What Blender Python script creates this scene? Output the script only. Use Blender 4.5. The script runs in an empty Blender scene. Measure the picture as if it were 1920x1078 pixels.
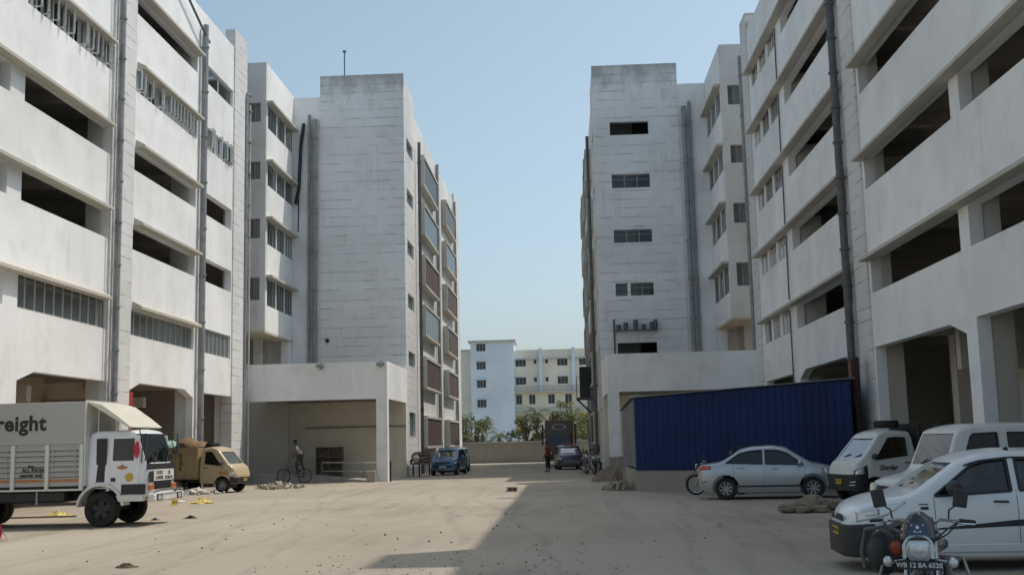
import bpy, bmesh, math, random
from mathutils import Vector, Matrix
PI = math.pi
C = bpy.context.scene.collection
SC = bpy.context.scene

# ------------------------------------------------------------------ camera
cam_d = bpy.data.cameras.new("camera"); cam = bpy.data.objects.new("camera", cam_d); C.objects.link(cam)
def cam_axes(p, y, r):
    cy, sy = math.cos(y), math.sin(y); cp, sp = math.cos(p), math.sin(p); cr, sr = math.cos(r), math.sin(r)
    M0 = Matrix(((1,0,0),(0,0,-1),(0,1,0)))
    Ry = Matrix(((cy,0,sy),(0,1,0),(-sy,0,cy)))
    Rp = Matrix(((1,0,0),(0,cp,sp),(0,-sp,cp)))
    Rr = Matrix(((cr,sr,0),(-sr,cr,0),(0,0,1)))
    return Rr @ Rp @ Ry @ M0
A = cam_axes(math.radians(7.797), math.radians(2.527), math.radians(1.358))
right, down, fwd = A[0], A[1], A[2]
rot = Matrix((right, -down, -fwd)).transposed()
cam.matrix_world = Matrix.Translation((0, 0, 1.8)) @ rot.to_4x4()
cam_d.sensor_width = 36; cam_d.lens = 2105.0 * 36 / 1920
cam_d.clip_start = 0.1; cam_d.clip_end = 5000
SC.camera = cam

# ------------------------------------------------------------------ sky, sun, exposure
SUN = Vector((0.516, 0.26, 1.0)).normalized()
sun_el = math.asin(SUN.z); sun_az = math.atan2(SUN.x, SUN.y)
w = bpy.data.worlds.new("World"); SC.world = w; w.use_nodes = True
nt = w.node_tree; nt.nodes.clear()
sky = nt.nodes.new('ShaderNodeTexSky'); sky.sky_type = 'NISHITA'; sky.sun_disc = False
sky.sun_elevation = sun_el; sky.sun_rotation = sun_az
sky.altitude = 0; sky.air_density = 1.0; sky.dust_density = 2.5; sky.ozone_density = 3.0
bg = nt.nodes.new('ShaderNodeBackground'); bg.inputs[1].default_value = 0.137
wo = nt.nodes.new('ShaderNodeOutputWorld')
hs = nt.nodes.new('ShaderNodeHueSaturation'); hs.inputs['Saturation'].default_value = 0.76; hs.inputs['Hue'].default_value = 0.475
nt.links.new(sky.outputs[0], hs.inputs['Color']); nt.links.new(hs.outputs[0], bg.inputs[0]); nt.links.new(bg.outputs[0], wo.inputs[0])
sl = bpy.data.lights.new("sun", 'SUN'); sl.energy = 2.5; sl.angle = math.radians(0.5); sl.color = (1.0, 0.915, 0.79)
so = bpy.data.objects.new("sun", sl); C.objects.link(so); so.rotation_euler = SUN.to_track_quat('Z', 'Y').to_euler()
so.location = (20, 10, 60)
SC.view_settings.view_transform = 'Standard'; SC.view_settings.look = 'None'
SC.view_settings.exposure = 0.16; SC.view_settings.gamma = 1.0

# ------------------------------------------------------------------ materials
def new_mat(name):
    m = bpy.data.materials.new(name); m.use_nodes = True
    n = m.node_tree; n.nodes.clear()
    o = n.nodes.new('ShaderNodeOutputMaterial'); b = n.nodes.new('ShaderNodeBsdfPrincipled')
    n.links.new(b.outputs[0], o.inputs[0])
    return m, n, b, o
def nd(n, t, **k):
    x = n.nodes.new(t)
    for a, v in k.items(): setattr(x, a, v)
    return x
def mth(n, op, a, b=None, clamp=False):
    x = n.nodes.new('ShaderNodeMath'); x.operation = op; x.use_clamp = clamp
    for i, v in enumerate((a, b)):
        if v is None: continue
        if isinstance(v, (int, float)): x.inputs[i].default_value = v
        else: n.links.new(v, x.inputs[i])
    return x.outputs[0]
def mixc(n, f, a, b, mode='MIX'):
    x = n.nodes.new('ShaderNodeMix'); x.data_type = 'RGBA'; x.blend_type = mode
    if isinstance(f, (int, float)): x.inputs[0].default_value = f
    else: n.links.new(f, x.inputs[0])
    for i, v in ((6, a), (7, b)):
        if isinstance(v, tuple): x.inputs[i].default_value = (*v[:3], 1)
        else: n.links.new(v, x.inputs[i])
    return x.outputs[2]
def noise(n, vec, scale, detail=4, rough=0.55, sc=None):
    if sc:
        mp = n.nodes.new('ShaderNodeMapping'); mp.inputs['Scale'].default_value = sc
        n.links.new(vec, mp.inputs[0]); vec = mp.outputs[0]
    x = n.nodes.new('ShaderNodeTexNoise'); x.inputs['Scale'].default_value = scale
    x.inputs['Detail'].default_value = detail; x.inputs['Roughness'].default_value = rough
    n.links.new(vec, x.inputs['Vector']); return x.outputs[0]
def ramp(n, f, lo, hi):
    x = n.nodes.new('ShaderNodeMapRange'); x.inputs[1].default_value = lo; x.inputs[2].default_value = hi
    x.interpolation_type = 'SMOOTHSTEP'
    n.links.new(f, x.inputs[0]); return x.outputs[0]
def objco(n): return n.nodes.new('ShaderNodeTexCoord').outputs['Object']
def bump(n, b, h, strength, dist=0.02):
    x = n.nodes.new('ShaderNodeBump'); x.inputs['Strength'].default_value = strength
    x.inputs['Distance'].default_value = dist; n.links.new(h, x.inputs['Height'])
    n.links.new(x.outputs[0], b.inputs['Normal'])
def dark(c, k): return tuple(v * k for v in c)

def plain(name, col, rough=0.6, metal=0.0, var=0.15, scale=6.0, bmp=0.0, coat=0.0, spec=0.5):
    m, n, b, o = new_mat(name); co = objco(n)
    f = noise(n, co, scale)
    f2 = noise(n, co, scale * 5.3, 3)
    f = mth(n, 'ADD', mth(n, 'MULTIPLY', f, 0.7), mth(n, 'MULTIPLY', f2, 0.3))
    c = mixc(n, ramp(n, f, 0.3, 0.7), dark(col, 1 - var), dark(col, 1 + var * 0.6))
    n.links.new(c, b.inputs['Base Color'])
    b.inputs['Roughness'].default_value = rough; b.inputs['Metallic'].default_value = metal
    b.inputs['Coat Weight'].default_value = coat; b.inputs['Specular IOR Level'].default_value = spec
    if bmp: bump(n, b, f2, bmp)
    return m

def wall_mat(name, col, stain=0.5, courses=0.0, grime=(0.30, 0.28, 0.25), patch=0.12, line=0.6, top=None):
    m, n, b, o = new_mat(name); co = objco(n)
    big = noise(n, co, 0.22, 3, 0.5)
    c = mixc(n, ramp(n, big, 0.3, 0.7), dark(col, 1 - patch), dark(col, 1 + patch * 0.35))
    med = noise(n, co, 1.1, 6, 0.65)
    c = mixc(n, mth(n, 'MULTIPLY', ramp(n, med, 0.45, 0.75), 0.28 * stain + 0.1), c, dark(grime, 1.55))
    st = noise(n, co, 1.0, 5, 0.6, (2.2, 2.2, 0.16))
    st2 = noise(n, co, 0.5, 2, 0.5)
    st3 = noise(n, co, 1.0, 3, 0.6, (7, 7, 0.22)); c = mixc(n, mth(n, 'MULTIPLY', mth(n, 'MULTIPLY', ramp(n, st3, .58, .72), ramp(n, st2, .42, .6)), .45 * stain), c, dark(grime, 1.1))
    sf = mth(n, 'MULTIPLY', ramp(n, st, 0.52, 0.8), ramp(n, st2, 0.4, 0.75))
    c = mixc(n, mth(n, 'MULTIPLY', sf, 0.75 * stain), c, grime)
    # plaster patches with hard edges (repainted strips)
    vo = n.nodes.new('ShaderNodeTexVoronoi'); vo.inputs['Scale'].default_value = 0.33; vo.distance = 'CHEBYCHEV'
    mp = n.nodes.new('ShaderNodeMapping'); mp.inputs['Scale'].default_value = (1, 1, 0.55); n.links.new(co, mp.inputs[0]); n.links.new(mp.outputs[0], vo.inputs['Vector'])
    bw = n.nodes.new('ShaderNodeRGBToBW'); n.links.new(vo.outputs['Color'], bw.inputs[0])
    c = mixc(n, mth(n, 'MULTIPLY', bw.outputs[0], 0.17), c, dark(col, 0.6))
    if top:
        sp_ = n.nodes.new('ShaderNodeSeparateXYZ'); n.links.new(co, sp_.inputs[0])
        tn_ = noise(n, co, 1.2, 6, .7, (1, 1, .5)); zz_ = mth(n, 'ADD', sp_.outputs[2], mth(n, 'MULTIPLY', mth(n, 'SUBTRACT', tn_, .5), 5.0))
        c = mixc(n, mth(n, 'MULTIPLY', ramp(n, zz_, top - 1.6, top + .8), .62), c, (.13, .125, .11))
    fine = noise(n, co, 14, 4, 0.7)
    c = mixc(n, mth(n, 'MULTIPLY', ramp(n, fine, 0.55, 0.8), 0.12), c, dark(grime, 1.3))
    h = fine
    if courses:
        sep = n.nodes.new('ShaderNodeSeparateXYZ'); n.links.new(co, sep.inputs[0])
        wob = noise(n, co, 0.8, 2)
        z = mth(n, 'ADD', sep.outputs[2], mth(n, 'MULTIPLY', wob, 0.06))
        z = mth(n, 'DIVIDE', z, courses)
        wj = n.nodes.new('ShaderNodeTexWhiteNoise'); wj.noise_dimensions = '1D'; n.links.new(mth(n, 'ROUND', z), wj.inputs['W'])
        z = mth(n, 'ADD', z, mth(n, 'MULTIPLY', wj.outputs[0], 0.22))
        fr = mth(n, 'FRACT', z)
        ln = mth(n, 'LESS_THAN', fr, mth(n, 'MULTIPLY', wob, 0.075 / courses))
        fade = noise(n, co, 0.9, 3, 0.6, (0.8, 0.8, 3.0))
        lf = mth(n, 'MULTIPLY', ln, ramp(n, fade, 0.38, 0.62))
        # vertical joints, staggered, rarer
        u = mth(n, 'ADD', mth(n, 'ADD', sep.outputs[0], sep.outputs[1]), mth(n, 'MULTIPLY', mth(n, 'FLOOR', z), 0.83))
        vf = mth(n, 'LESS_THAN', mth(n, 'FRACT', mth(n, 'DIVIDE', u, 1.7)), 0.015)
        vf = mth(n, 'MULTIPLY', vf, ramp(n, fade, 0.5, 0.6))
        lf = mth(n, 'MAXIMUM', lf, mth(n, 'MULTIPLY', vf, 0.6))
        c = mixc(n, mth(n, 'MULTIPLY', lf, line), c, (0.10, 0.10, 0.095))
        h = mth(n, 'SUBTRACT', mth(n, 'MULTIPLY', fine, 0.4), lf)
        # some courses tinted
        wn = n.nodes.new('ShaderNodeTexWhiteNoise'); wn.noise_dimensions = '1D'; n.links.new(mth(n, 'FLOOR', z), wn.inputs['W'])
        c = mixc(n, mth(n, 'MULTIPLY', wn.outputs[0], 0.16), c, dark(col, 0.6))
    n.links.new(c, b.inputs['Base Color']); b.inputs['Roughness'].default_value = 0.88
    b.inputs['Specular IOR Level'].default_value = 0.25
    bump(n, b, h, 0.35, 0.02)
    return m

def nd_noise_col(n, vec):
    x = n.nodes.new('ShaderNodeTexNoise'); x.inputs['Scale'].default_value = .6; x.inputs['Detail'].default_value = 5; n.links.new(vec, x.inputs['Vector'])
    y = n.nodes.new('ShaderNodeVectorMath'); y.operation = 'SCALE'; y.inputs['Scale'].default_value = 12; n.links.new(x.outputs[1], y.inputs[0]); return y.outputs[0]
def ground_mat():
    m, n, b, o = new_mat("dusty_ground"); co = objco(n)
    big = noise(n, co, 0.05, 5, 0.6)
    c = mixc(n, ramp(n, big, 0.35, 0.65), (0.345, 0.302, 0.243), (0.415, 0.37, 0.303))
    st = noise(n, co, 0.35, 6, 0.65, (1.0, 0.35, 1))
    c = mixc(n, mth(n, 'MULTIPLY', ramp(n, st, 0.45, 0.7), 0.45), c, (0.215, 0.19, 0.15))
    # tyre tracks running along the yard
    tr = noise(n, co, 1.0, 4, 0.6, (1.6, 0.05, 1))
    trm = noise(n, co, 0.12, 3)
    c = mixc(n, mth(n, 'MULTIPLY', mth(n, 'MULTIPLY', ramp(n, tr, 0.5, 0.66), ramp(n, trm, 0.38, 0.6)), 0.28), c, (0.18, 0.155, 0.125))
    pt = n.nodes.new('ShaderNodeTexVoronoi'); pt.inputs['Scale'].default_value = 0.16; pt.feature = 'DISTANCE_TO_EDGE'
    wv = mixc(n, 0.12, co, nd_noise_col(n, co)); n.links.new(wv, pt.inputs['Vector'])
    ck = mth(n, 'LESS_THAN', pt.outputs['Distance'], 0.0045)
    c = mixc(n, mth(n, 'MULTIPLY', mth(n, 'MULTIPLY', ck, ramp(n, trm, 0.45, 0.6)), 0.5), c, (0.12, 0.105, 0.085))
    dr_ = noise(n, co, 0.16, 7, 0.7, (1, .6, 1)); c = mixc(n, mth(n, 'MULTIPLY', ramp(n, dr_, 0.52, 0.62), 0.28), c, (0.44, 0.40, 0.33))
    fi = noise(n, co, 6, 8, 0.75)
    c = mixc(n, mth(n, 'MULTIPLY', ramp(n, fi, 0.5, 0.75), 0.30), c, (0.20, 0.17, 0.135))
    sp = n.nodes.new('ShaderNodeTexVoronoi'); sp.inputs['Scale'].default_value = 2.3; n.links.new(co, sp.inputs['Vector'])
    sd = mth(n, 'LESS_THAN', sp.outputs['Distance'], 0.07)
    sm = noise(n, co, 0.4, 3)
    c = mixc(n, mth(n, 'MULTIPLY', mth(n, 'MULTIPLY', sd, ramp(n, sm, 0.5, 0.62)), 0.22), c, (0.10, 0.085, 0.07))
    # pairs of tyre tracks
    sx_ = n.nodes.new('ShaderNodeSeparateXYZ'); n.links.new(co, sx_.inputs[0])
    wob_ = noise(n, co, .10, 2)
    trd = noise(n, co, 1.0, 4, .7, (3.0, .9, 1)); tot = None
    for (a_, b_, c_, d_) in ((-1.5, -.03, 1.2, .11), (-4.6, -.11, .9, .09), (3.4, .02, -1.1, .10), (1.2, .05, 1.4, .07), (-8.5, .04, .8, .08)):
        for off_ in (-.72, .72):
            cv_ = mth(n, 'ADD', mth(n, 'ADD', mth(n, 'MULTIPLY', sx_.outputs[1], b_), a_ + off_), mth(n, 'MULTIPLY', mth(n, 'SINE', mth(n, 'MULTIPLY', sx_.outputs[1], d_)), c_))
            ds_ = mth(n, 'ABSOLUTE', mth(n, 'ADD', mth(n, 'SUBTRACT', sx_.outputs[0], cv_), mth(n, 'MULTIPLY', mth(n, 'SUBTRACT', wob_, .5), 1.5)))
            bd_ = mth(n, 'SUBTRACT', 1.0, ramp(n, ds_, .05, .16)); tot = bd_ if tot is None else mth(n, 'MAXIMUM', tot, bd_)
    c = mixc(n, mth(n, 'MULTIPLY', mth(n, 'MULTIPLY', tot, ramp(n, trd, .38, .62)), .26), c, (.16, .14, .115))
    # dark oily spots
    oi = noise(n, co, 0.55, 3, 0.5)
    c = mixc(n, mth(n, 'MULTIPLY', ramp(n, oi, 0.66, 0.78), 0.5), c, (0.11, 0.10, 0.085))
    n.links.new(c, b.inputs['Base Color']); b.inputs['Roughness'].default_value = 0.95
    b.inputs['Specular IOR Level'].default_value = 0.2
    bump(n, b, mth(n, 'ADD', fi, mth(n, 'MULTIPLY', st, 2.0)), 0.5, 0.03)
    return m

def glass_mat(name, tint=(0.5, 0.6, 0.62), dust=0.15, rough=0.05, opac=0.35, refl=1.0):
    """thin glass: part mirror, part see-through, a little dust"""
    m, n, b, o = new_mat(name)
    n.nodes.remove(b)
    tr = nd(n, 'ShaderNodeBsdfTransparent'); tr.inputs[0].default_value = (*tint, 1)
    gl = nd(n, 'ShaderNodeBsdfGlossy'); gl.inputs['Roughness'].default_value = rough; gl.inputs[0].default_value = (1, 1, 1, 1)
    df = nd(n, 'ShaderNodeBsdfDiffuse'); df.inputs[0].default_value = (0.22, 0.25, 0.25, 1)
    co = objco(n); f = noise(n, co, 3.0)
    fr = nd(n, 'ShaderNodeFresnel'); fr.inputs[0].default_value = 1.55
    m1 = nd(n, 'ShaderNodeMixShader'); m2 = nd(n, 'ShaderNodeMixShader')
    n.links.new(mth(n, 'MULTIPLY', mth(n, 'ADD', f, 0.5), dust + opac * 0.5), m1.inputs[0])
    n.links.new(tr.outputs[0], m1.inputs[1]); n.links.new(df.outputs[0], m1.inputs[2])
    n.links.new(mth(n, 'MULTIPLY', mth(n, 'ADD', fr.outputs[0], 0.04), refl, True), m2.inputs[0])
    n.links.new(m1.outputs[0], m2.inputs[1]); n.links.new(gl.outputs[0], m2.inputs[2])
    n.links.new(m2.outputs[0], o.inputs[0])
    return m

M = {}
M['ground'] = ground_mat()
M['wall'] = wall_mat("whitewashed_plaster", (0.875, 0.89, 0.89), 0.48)
M['wall_worn'] = wall_mat("worn_plaster", (0.72, 0.73, 0.725), 0.9)
M['stone'] = wall_mat("coursed_stone_cladding", (0.73, 0.74, 0.73), 0.6, 0.44)
M['stone_tower'] = wall_mat("tower_stone_cladding", (0.82, 0.845, 0.855), 0.62, 0.53, line=0.6, top=23.0)
M['cream'] = wall_mat("cream_plaster", (0.82, 0.76, 0.64), 0.5)
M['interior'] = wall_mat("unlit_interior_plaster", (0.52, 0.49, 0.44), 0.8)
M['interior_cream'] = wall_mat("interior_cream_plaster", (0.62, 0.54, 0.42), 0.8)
M['ledge'] = wall_mat("weathered_ledge", (0.55, 0.53, 0.47), 1.0)
M['far_blue'] = wall_mat("pale_blue_plaster", (0.68, 0.80, 0.90), 0.25)
M['far_cream'] = wall_mat("far_cream_plaster", (0.80, 0.78, 0.68), 0.5)
M['slab'] = plain("concrete_slab", (0.30, 0.29, 0.27), 0.9, bmp=0.2)
M['concrete'] = wall_mat("bare_concrete", (0.33, 0.315, 0.28), 1.0)
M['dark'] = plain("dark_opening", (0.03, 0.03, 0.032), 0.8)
M['pipe_grey'] = plain("grey_plastic_pipe", (0.27, 0.28, 0.29), 0.5, var=0.25, scale=3)
M['pipe_white'] = plain("white_plastic_pipe", (0.55, 0.55, 0.53), 0.45, var=0.2, scale=3)
M['pipe_dark'] = plain("dark_steel_pipe", (0.10, 0.105, 0.11), 0.5, var=0.3, scale=3)
M['black'] = plain("black_cable", (0.02, 0.02, 0.02), 0.5)
M['alu'] = plain("aluminium_frame", (0.50, 0.51, 0.50), 0.45, 0.3)
M['alu_grey'] = plain("grey_window_frame", (0.30, 0.31, 0.31), 0.5, 0.2)
M['white_frame'] = plain('white_window_frame', (0.78, 0.78, 0.76), 0.5)
M['wglass'] = glass_mat("dusty_window_glass", (0.40, 0.47, 0.47), 0.35, 0.08)
M['wglass_blue'] = glass_mat("blue_window_glass", (0.25, 0.38, 0.46), 0.25, 0.04, refl=2.0)
M['sash_glass'] = glass_mat('sash_glass', (0.80, 0.84, 0.84), 0.03, 0.03, 0.0, 0.5)
M['cglass'] = glass_mat("car_glass", (0.22, 0.25, 0.26), 0.02, 0.01, 0.0, .75)
M['cglass_dark'] = glass_mat("tinted_car_glass", (0.08, 0.09, 0.10), 0.01, 0.02, 0.0, .7)
M['brown_shutter'] = plain("brown_shutter", (0.085, 0.05, 0.037), 0.6, var=0.3, scale=2)

# ------------------------------------------------------------------ mesh helpers
class MB:
    def __init__(s): s.v = []; s.f = []; s.mi = []; s.cur = 0
    def add(s, vs, fs):
        o = len(s.v); s.v += [tuple(v) for v in vs]
        for f in fs: s.f.append(tuple(o + i for i in f)); s.mi.append(s.cur)
        return s
    def box(s, x0, x1, y0, y1, z0, z1, m=None):
        x0, x1 = sorted((x0, x1)); y0, y1 = sorted((y0, y1)); z0, z1 = sorted((z0, z1))
        vs = [Vector(p) for p in ((x0,y0,z0),(x1,y0,z0),(x1,y1,z0),(x0,y1,z0),(x0,y0,z1),(x1,y0,z1),(x1,y1,z1),(x0,y1,z1))]
        if m: vs = [m @ v for v in vs]
        return s.add(vs, [(0,3,2,1),(4,5,6,7),(0,1,5,4),(1,2,6,5),(2,3,7,6),(3,0,4,7)])
    def cyl(s, p0, p1, r, n=12, r2=None, cap=True):
        p0, p1 = Vector(p0), Vector(p1); r2 = r if r2 is None else r2
        d = (p1 - p0); q = d.to_track_quat('Z', 'Y')
        vs = []
        for p, rr in ((p0, r), (p1, r2)):
            for i in range(n):
                a = 2 * PI * i / n; vs.append(p + q @ Vector((math.cos(a) * rr, math.sin(a) * rr, 0)))
        fs = [(i, (i + 1) % n, n + (i + 1) % n, n + i) for i in range(n)]
        if cap: fs += [tuple(reversed(range(n))), tuple(range(n, 2 * n))]
        return s.add(vs, fs)
    def tube(s, pts, r, n=8):
        pts = [Vector(p) for p in pts]; rings = []; up = None
        for i, p in enumerate(pts):
            t = (pts[min(i + 1, len(pts) - 1)] - pts[max(i - 1, 0)]).normalized()
            if up is None: up = t.orthogonal().normalized()
            else: up = (up - t * up.dot(t)).normalized()
            b = t.cross(up); rr = r[i] if isinstance(r, (list, tuple)) else r
            rings.append([p + (up * math.cos(2*PI*k/n) + b * math.sin(2*PI*k/n)) * rr for k in range(n)])
        vs = [v for g in rings for v in g]; fs = []
        for i in range(len(pts) - 1):
            for k in range(n): fs.append((i*n+k, i*n+(k+1)%n, (i+1)*n+(k+1)%n, (i+1)*n+k))
        fs += [tuple(reversed(range(n))), tuple(range((len(pts)-1)*n, len(pts)*n))]
        return s.add(vs, fs)
    def lathe(s, prof, axis_o, axis='y', n=32, closed=False):
        """prof: (radius, offset along axis)"""
        o = Vector(axis_o); vs = []; m = len(prof)
        for k in range(n):
            a = 2*PI*k/n; c, d = math.cos(a), math.sin(a)
            for r, h in prof:
                if axis == 'y': vs.append(o + Vector((c*r, h, d*r)))
                elif axis == 'x': vs.append(o + Vector((h, c*r, d*r)))
                else: vs.append(o + Vector((c*r, d*r, h)))
        fs = []
        for k in range(n):
            k2 = (k+1) % n
            for i in range(m if closed else m-1):
                j = (i+1) % m; fs.append((k*m+i, k*m+j, k2*m+j, k2*m+i))
        return s.add(vs, fs)
    def prism(s, poly, fn, a, b):
        """poly: 2D points, fn(u,v,w)->xyz, extruded w=a..b"""
        n = len(poly); vs = [fn(u, v, a) for u, v in poly] + [fn(u, v, b) for u, v in poly]
        fs = [(i, (i+1) % n, n+(i+1) % n, n+i) for i in range(n)] + [tuple(reversed(range(n))), tuple(range(n, 2*n))]
        return s.add(vs, fs)
    def ell(s, c, r, n=12, m=8, jit=0, seed=0):
        rnd = random.Random(seed); c = Vector(c); vs = []; fs = []
        for j in range(1, m):
            t = PI*j/m
            for i in range(n):
                a = 2*PI*i/n; k = 1 + jit * rnd.uniform(-1, 1)
                vs.append(c + Vector((r[0]*math.sin(t)*math.cos(a)*k, r[1]*math.sin(t)*math.sin(a)*k, r[2]*math.cos(t)*k)))
        top = len(vs); vs.append(c + Vector((0,0,r[2]))); vs.append(c - Vector((0,0,r[2])))
        for j in range(m-2):
            for i in range(n): fs.append((j*n+i, (j+1)*n+i, (j+1)*n+(i+1)%n, j*n+(i+1)%n))
        for i in range(n):
            fs.append((top, i, (i+1)%n)); fs.append((top+1, (m-2)*n+(i+1)%n, (m-2)*n+i))
        return s.add(vs, fs)
    def build(s, name, mat, parent=None, smooth=False, bevel=0, label=None, origin=None, ang=35, kind=None):
        """verts are in the parent's local space (or world, when there is no parent and no origin)"""
        me = bpy.data.meshes.new(name); org = Vector(origin) if origin is not None else Vector((0,0,0))
        if parent is None and origin is None and s.v:
            xs = [v[0] for v in s.v]; ys = [v[1] for v in s.v]; zs = [v[2] for v in s.v]
            org = Vector(((min(xs)+max(xs))/2, (min(ys)+max(ys))/2, min(zs)))
        me.from_pydata([tuple(Vector(v) - org) for v in s.v], [], s.f)
        mats = mat if isinstance(mat, (list, tuple)) else [mat]
        for m_ in mats: me.materials.append(M[m_] if isinstance(m_, str) else m_)
        me.polygons.foreach_set('material_index', s.mi)
        bm = bmesh.new(); bm.from_mesh(me); bmesh.ops.recalc_face_normals(bm, faces=bm.faces); bm.to_mesh(me); bm.free()
        if smooth:
            for p in me.polygons: p.use_smooth = True
            me.set_sharp_from_angle(angle=math.radians(ang))
        o = bpy.data.objects.new(name, me); C.objects.link(o)
        o.location = org
        if parent is not None: o.parent = parent
        if bevel:
            b = o.modifiers.new('bevel', 'BEVEL'); b.width = bevel; b.segments = 2; b.limit_method = 'ANGLE'; b.harden_normals = False
        if label: o['label'] = label
        if kind: o['kind'] = kind
        return o
def tag(o, label, cat, group=None):
    o['label'] = label; o['category'] = cat
    if group: o['group'] = group
    return o
def thing(name, label, cat, loc=(0,0,0), rz=0, group=None):
    o = bpy.data.objects.new(name, None); C.objects.link(o); o.location = loc; o.rotation_euler = (0,0,rz)
    o.empty_display_size = 0.2
    return tag(o, label, cat, group)
def copy_tree(o, parent=None):
    c = o.copy(); C.objects.link(c)
    if parent is not None: c.parent = parent
    for ch in list(o.children): copy_tree(ch, c)
    return c
def text_mesh(txt, size, name, mat, parent, mtx, ext=0.003, align='CENTER', shear=0, bold=0):
    cu = bpy.data.curves.new('t', 'FONT'); cu.body = txt; cu.size = size; cu.extrude = ext; cu.align_x = align; cu.align_y = 'CENTER'
    cu.shear = shear; cu.offset = bold; cu.space_character = 1.0 + bold*4; cu.resolution_u = 3
    to = bpy.data.objects.new('t', cu); C.objects.link(to); dg = bpy.context.evaluated_depsgraph_get()
    me = bpy.data.meshes.new_from_object(to.evaluated_get(dg)); bpy.data.objects.remove(to); bpy.data.curves.remove(cu)
    me.name = name; me.transform(mtx); me.materials.clear(); me.materials.append(M[mat])
    o = bpy.data.objects.new(name, me); C.objects.link(o)
    if parent is not None: o.parent = parent
    return o

def wall_grid(mb, fn, u0, u1, z0, z1, th, holes):
    """wall with rectangular holes (u0,u1,z0,z1); fn(u, z, d) -> xyz, d inwards"""
    us = sorted({u0, u1} | {min(max(h[i], u0), u1) for h in holes for i in (0, 1)})
    zs = sorted({z0, z1} | {min(max(h[i], z0), z1) for h in holes for i in (2, 3)})
    def solid(i, j):
        if i < 0 or j < 0 or i >= len(us)-1 or j >= len(zs)-1: return False
        cu, cz = (us[i]+us[i+1])/2, (zs[j]+zs[j+1])/2
        return not any(h[0] < cu < h[1] and h[2] < cz < h[3] for h in holes)
    idx = {}
    def V(i, j, d):
        k = (i, j, d)
        if k not in idx: idx[k] = len(mb.v); mb.v.append(tuple(fn(us[i], zs[j], th if d else 0)))
        return idx[k]
    def F(*k): mb.f.append(tuple(V(*q) for q in k)); mb.mi.append(mb.cur)
    for i in range(len(us)-1):
        for j in range(len(zs)-1):
            if not solid(i, j): continue
            F((i,j,0),(i+1,j,0),(i+1,j+1,0),(i,j+1,0)); F((i,j,1),(i,j+1,1),(i+1,j+1,1),(i+1,j,1))
            if not solid(i-1,j): F((i,j,0),(i,j+1,0),(i,j+1,1),(i,j,1))
            if not solid(i+1,j): F((i+1,j,0),(i+1,j,1),(i+1,j+1,1),(i+1,j+1,0))
            if not solid(i,j-1): F((i,j,0),(i,j,1),(i+1,j,1),(i+1,j,0))
            if not solid(i,j+1): F((i,j+1,0),(i+1,j+1,0),(i+1,j+1,1),(i,j+1,1))

def window(parent, fn, u0, u1, z0, z1, n, rnd=None, frame='alu', glass='wglass', d=0.12, bar=0.05, open_=0, mid=False, name='window'):
    """n panes between u0 and u1; some sashes hang open; pane is a child of the window"""
    fr = MB(); gl = MB()
    def bx(mb, a, b, c, e, d0, d1):
        p, q = fn(a, c, d0), fn(b, e, d1); mb.box(p[0], q[0], p[1], q[1], p[2], q[2])
    e = 0.004
    bx(fr, u0+e, u1-e, z0+e, z0+bar, d, d+0.05); bx(fr, u0+e, u1-e, z1-bar, z1-e, d, d+0.05)
    us = [u0 + (u1-u0)*i/n for i in range(n+1)]
    for i, u in enumerate(us):
        h = bar/2; a = max(u-h, u0+e); b = min(u+h, u1-e)
        bx(fr, a, b, z0+bar, z1-bar, d, d+0.05)
    if mid: bx(fr, u0+bar, u1-bar, z0+(z1-z0)*.62, z0+(z1-z0)*.62+0.03, d+.004, d+0.046)
    for i in range(n):
        a, b = us[i]+bar/2, us[i+1]-bar/2
        if rnd and rnd.random() < open_:
            # sash swung outwards on its side hinge
            ang = rnd.uniform(1.0, 1.55); wd = b - a; side = 1 if rnd.random() < 0.7 else -1
            hu = a if side > 0 else b
            def sf(t, z, dd): return Vector(fn(hu + side*wd*t*math.cos(ang), z, d - wd*t*math.sin(ang) - dd))
            zz0, zz1 = z0 + bar*0.6, z1 - bar*0.6
            for (t0, t1, y0, y1) in ((0, 1, zz0, zz0+.04), (0, 1, zz1-.04, zz1), (0, .12, zz0, zz1), (.88, 1, zz0, zz1)):
                vs = [sf(t, z, q) for q in (0, .03) for t, z in ((t0,y0),(t1,y0),(t1,y1),(t0,y1))]
                fr.add(vs, [(0,1,2,3),(7,6,5,4),(0,4,5,1),(1,5,6,2),(2,6,7,3),(3,7,4,0)])
            gl.add([sf(t, z, .015) for t, z in ((.1,zz0+.03),(.9,zz0+.03),(.9,zz1-.03),(.1,zz1-.03))], [(0,1,2,3)])
        else:
            gl.add([fn(a-.005, z0+bar-.005, d+.025), fn(b+.005, z0+bar-.005, d+.025), fn(b+.005, z1-bar+.005, d+.025), fn(a-.005, z1-bar+.005, d+.025)], [(0,1,2,3)])
    wo_ = fr.build(name, frame, parent); gl.build('pane', glass, wo_)
    return wo_
# ------------------------------------------------------------------ ground
g = MB(); g.add([(-900, -200, 0), (900, -200, 0), (900, 2500, 0), (-900, 2500, 0)], [(0,1,2,3)])
gr = g.build('ground', 'ground', origin=(0,0,0)); gr['kind'] = 'structure'

M['blue_panel'] = plain('blue_grey_panel', (.05, .075, .10), .3)
M['dark_panel'] = plain('dark_window_panel', (.05, .05, .05), .4)
SILL = [6.02, 9.24, 12.28, 15.36, 18.43]
HEAD = [7.0, 10.16, 13.17, 16.24, 19.18]
PAR = 21.6
def sub(root):
    """fn wrapper: world coords -> root local"""
    o = Vector(root.location)
    return o
class WB(MB):
    """mesh builder whose coordinates are world ones, for a thing whose base is at origin o"""
    def __init__(s, o): super().__init__(); s.o = Vector(o)
    def build(s, name, mat, parent=None, **k):
        s.v = [tuple(Vector(v) - s.o) for v in s.v]
        return super().build(name, mat, parent, **k)

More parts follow.
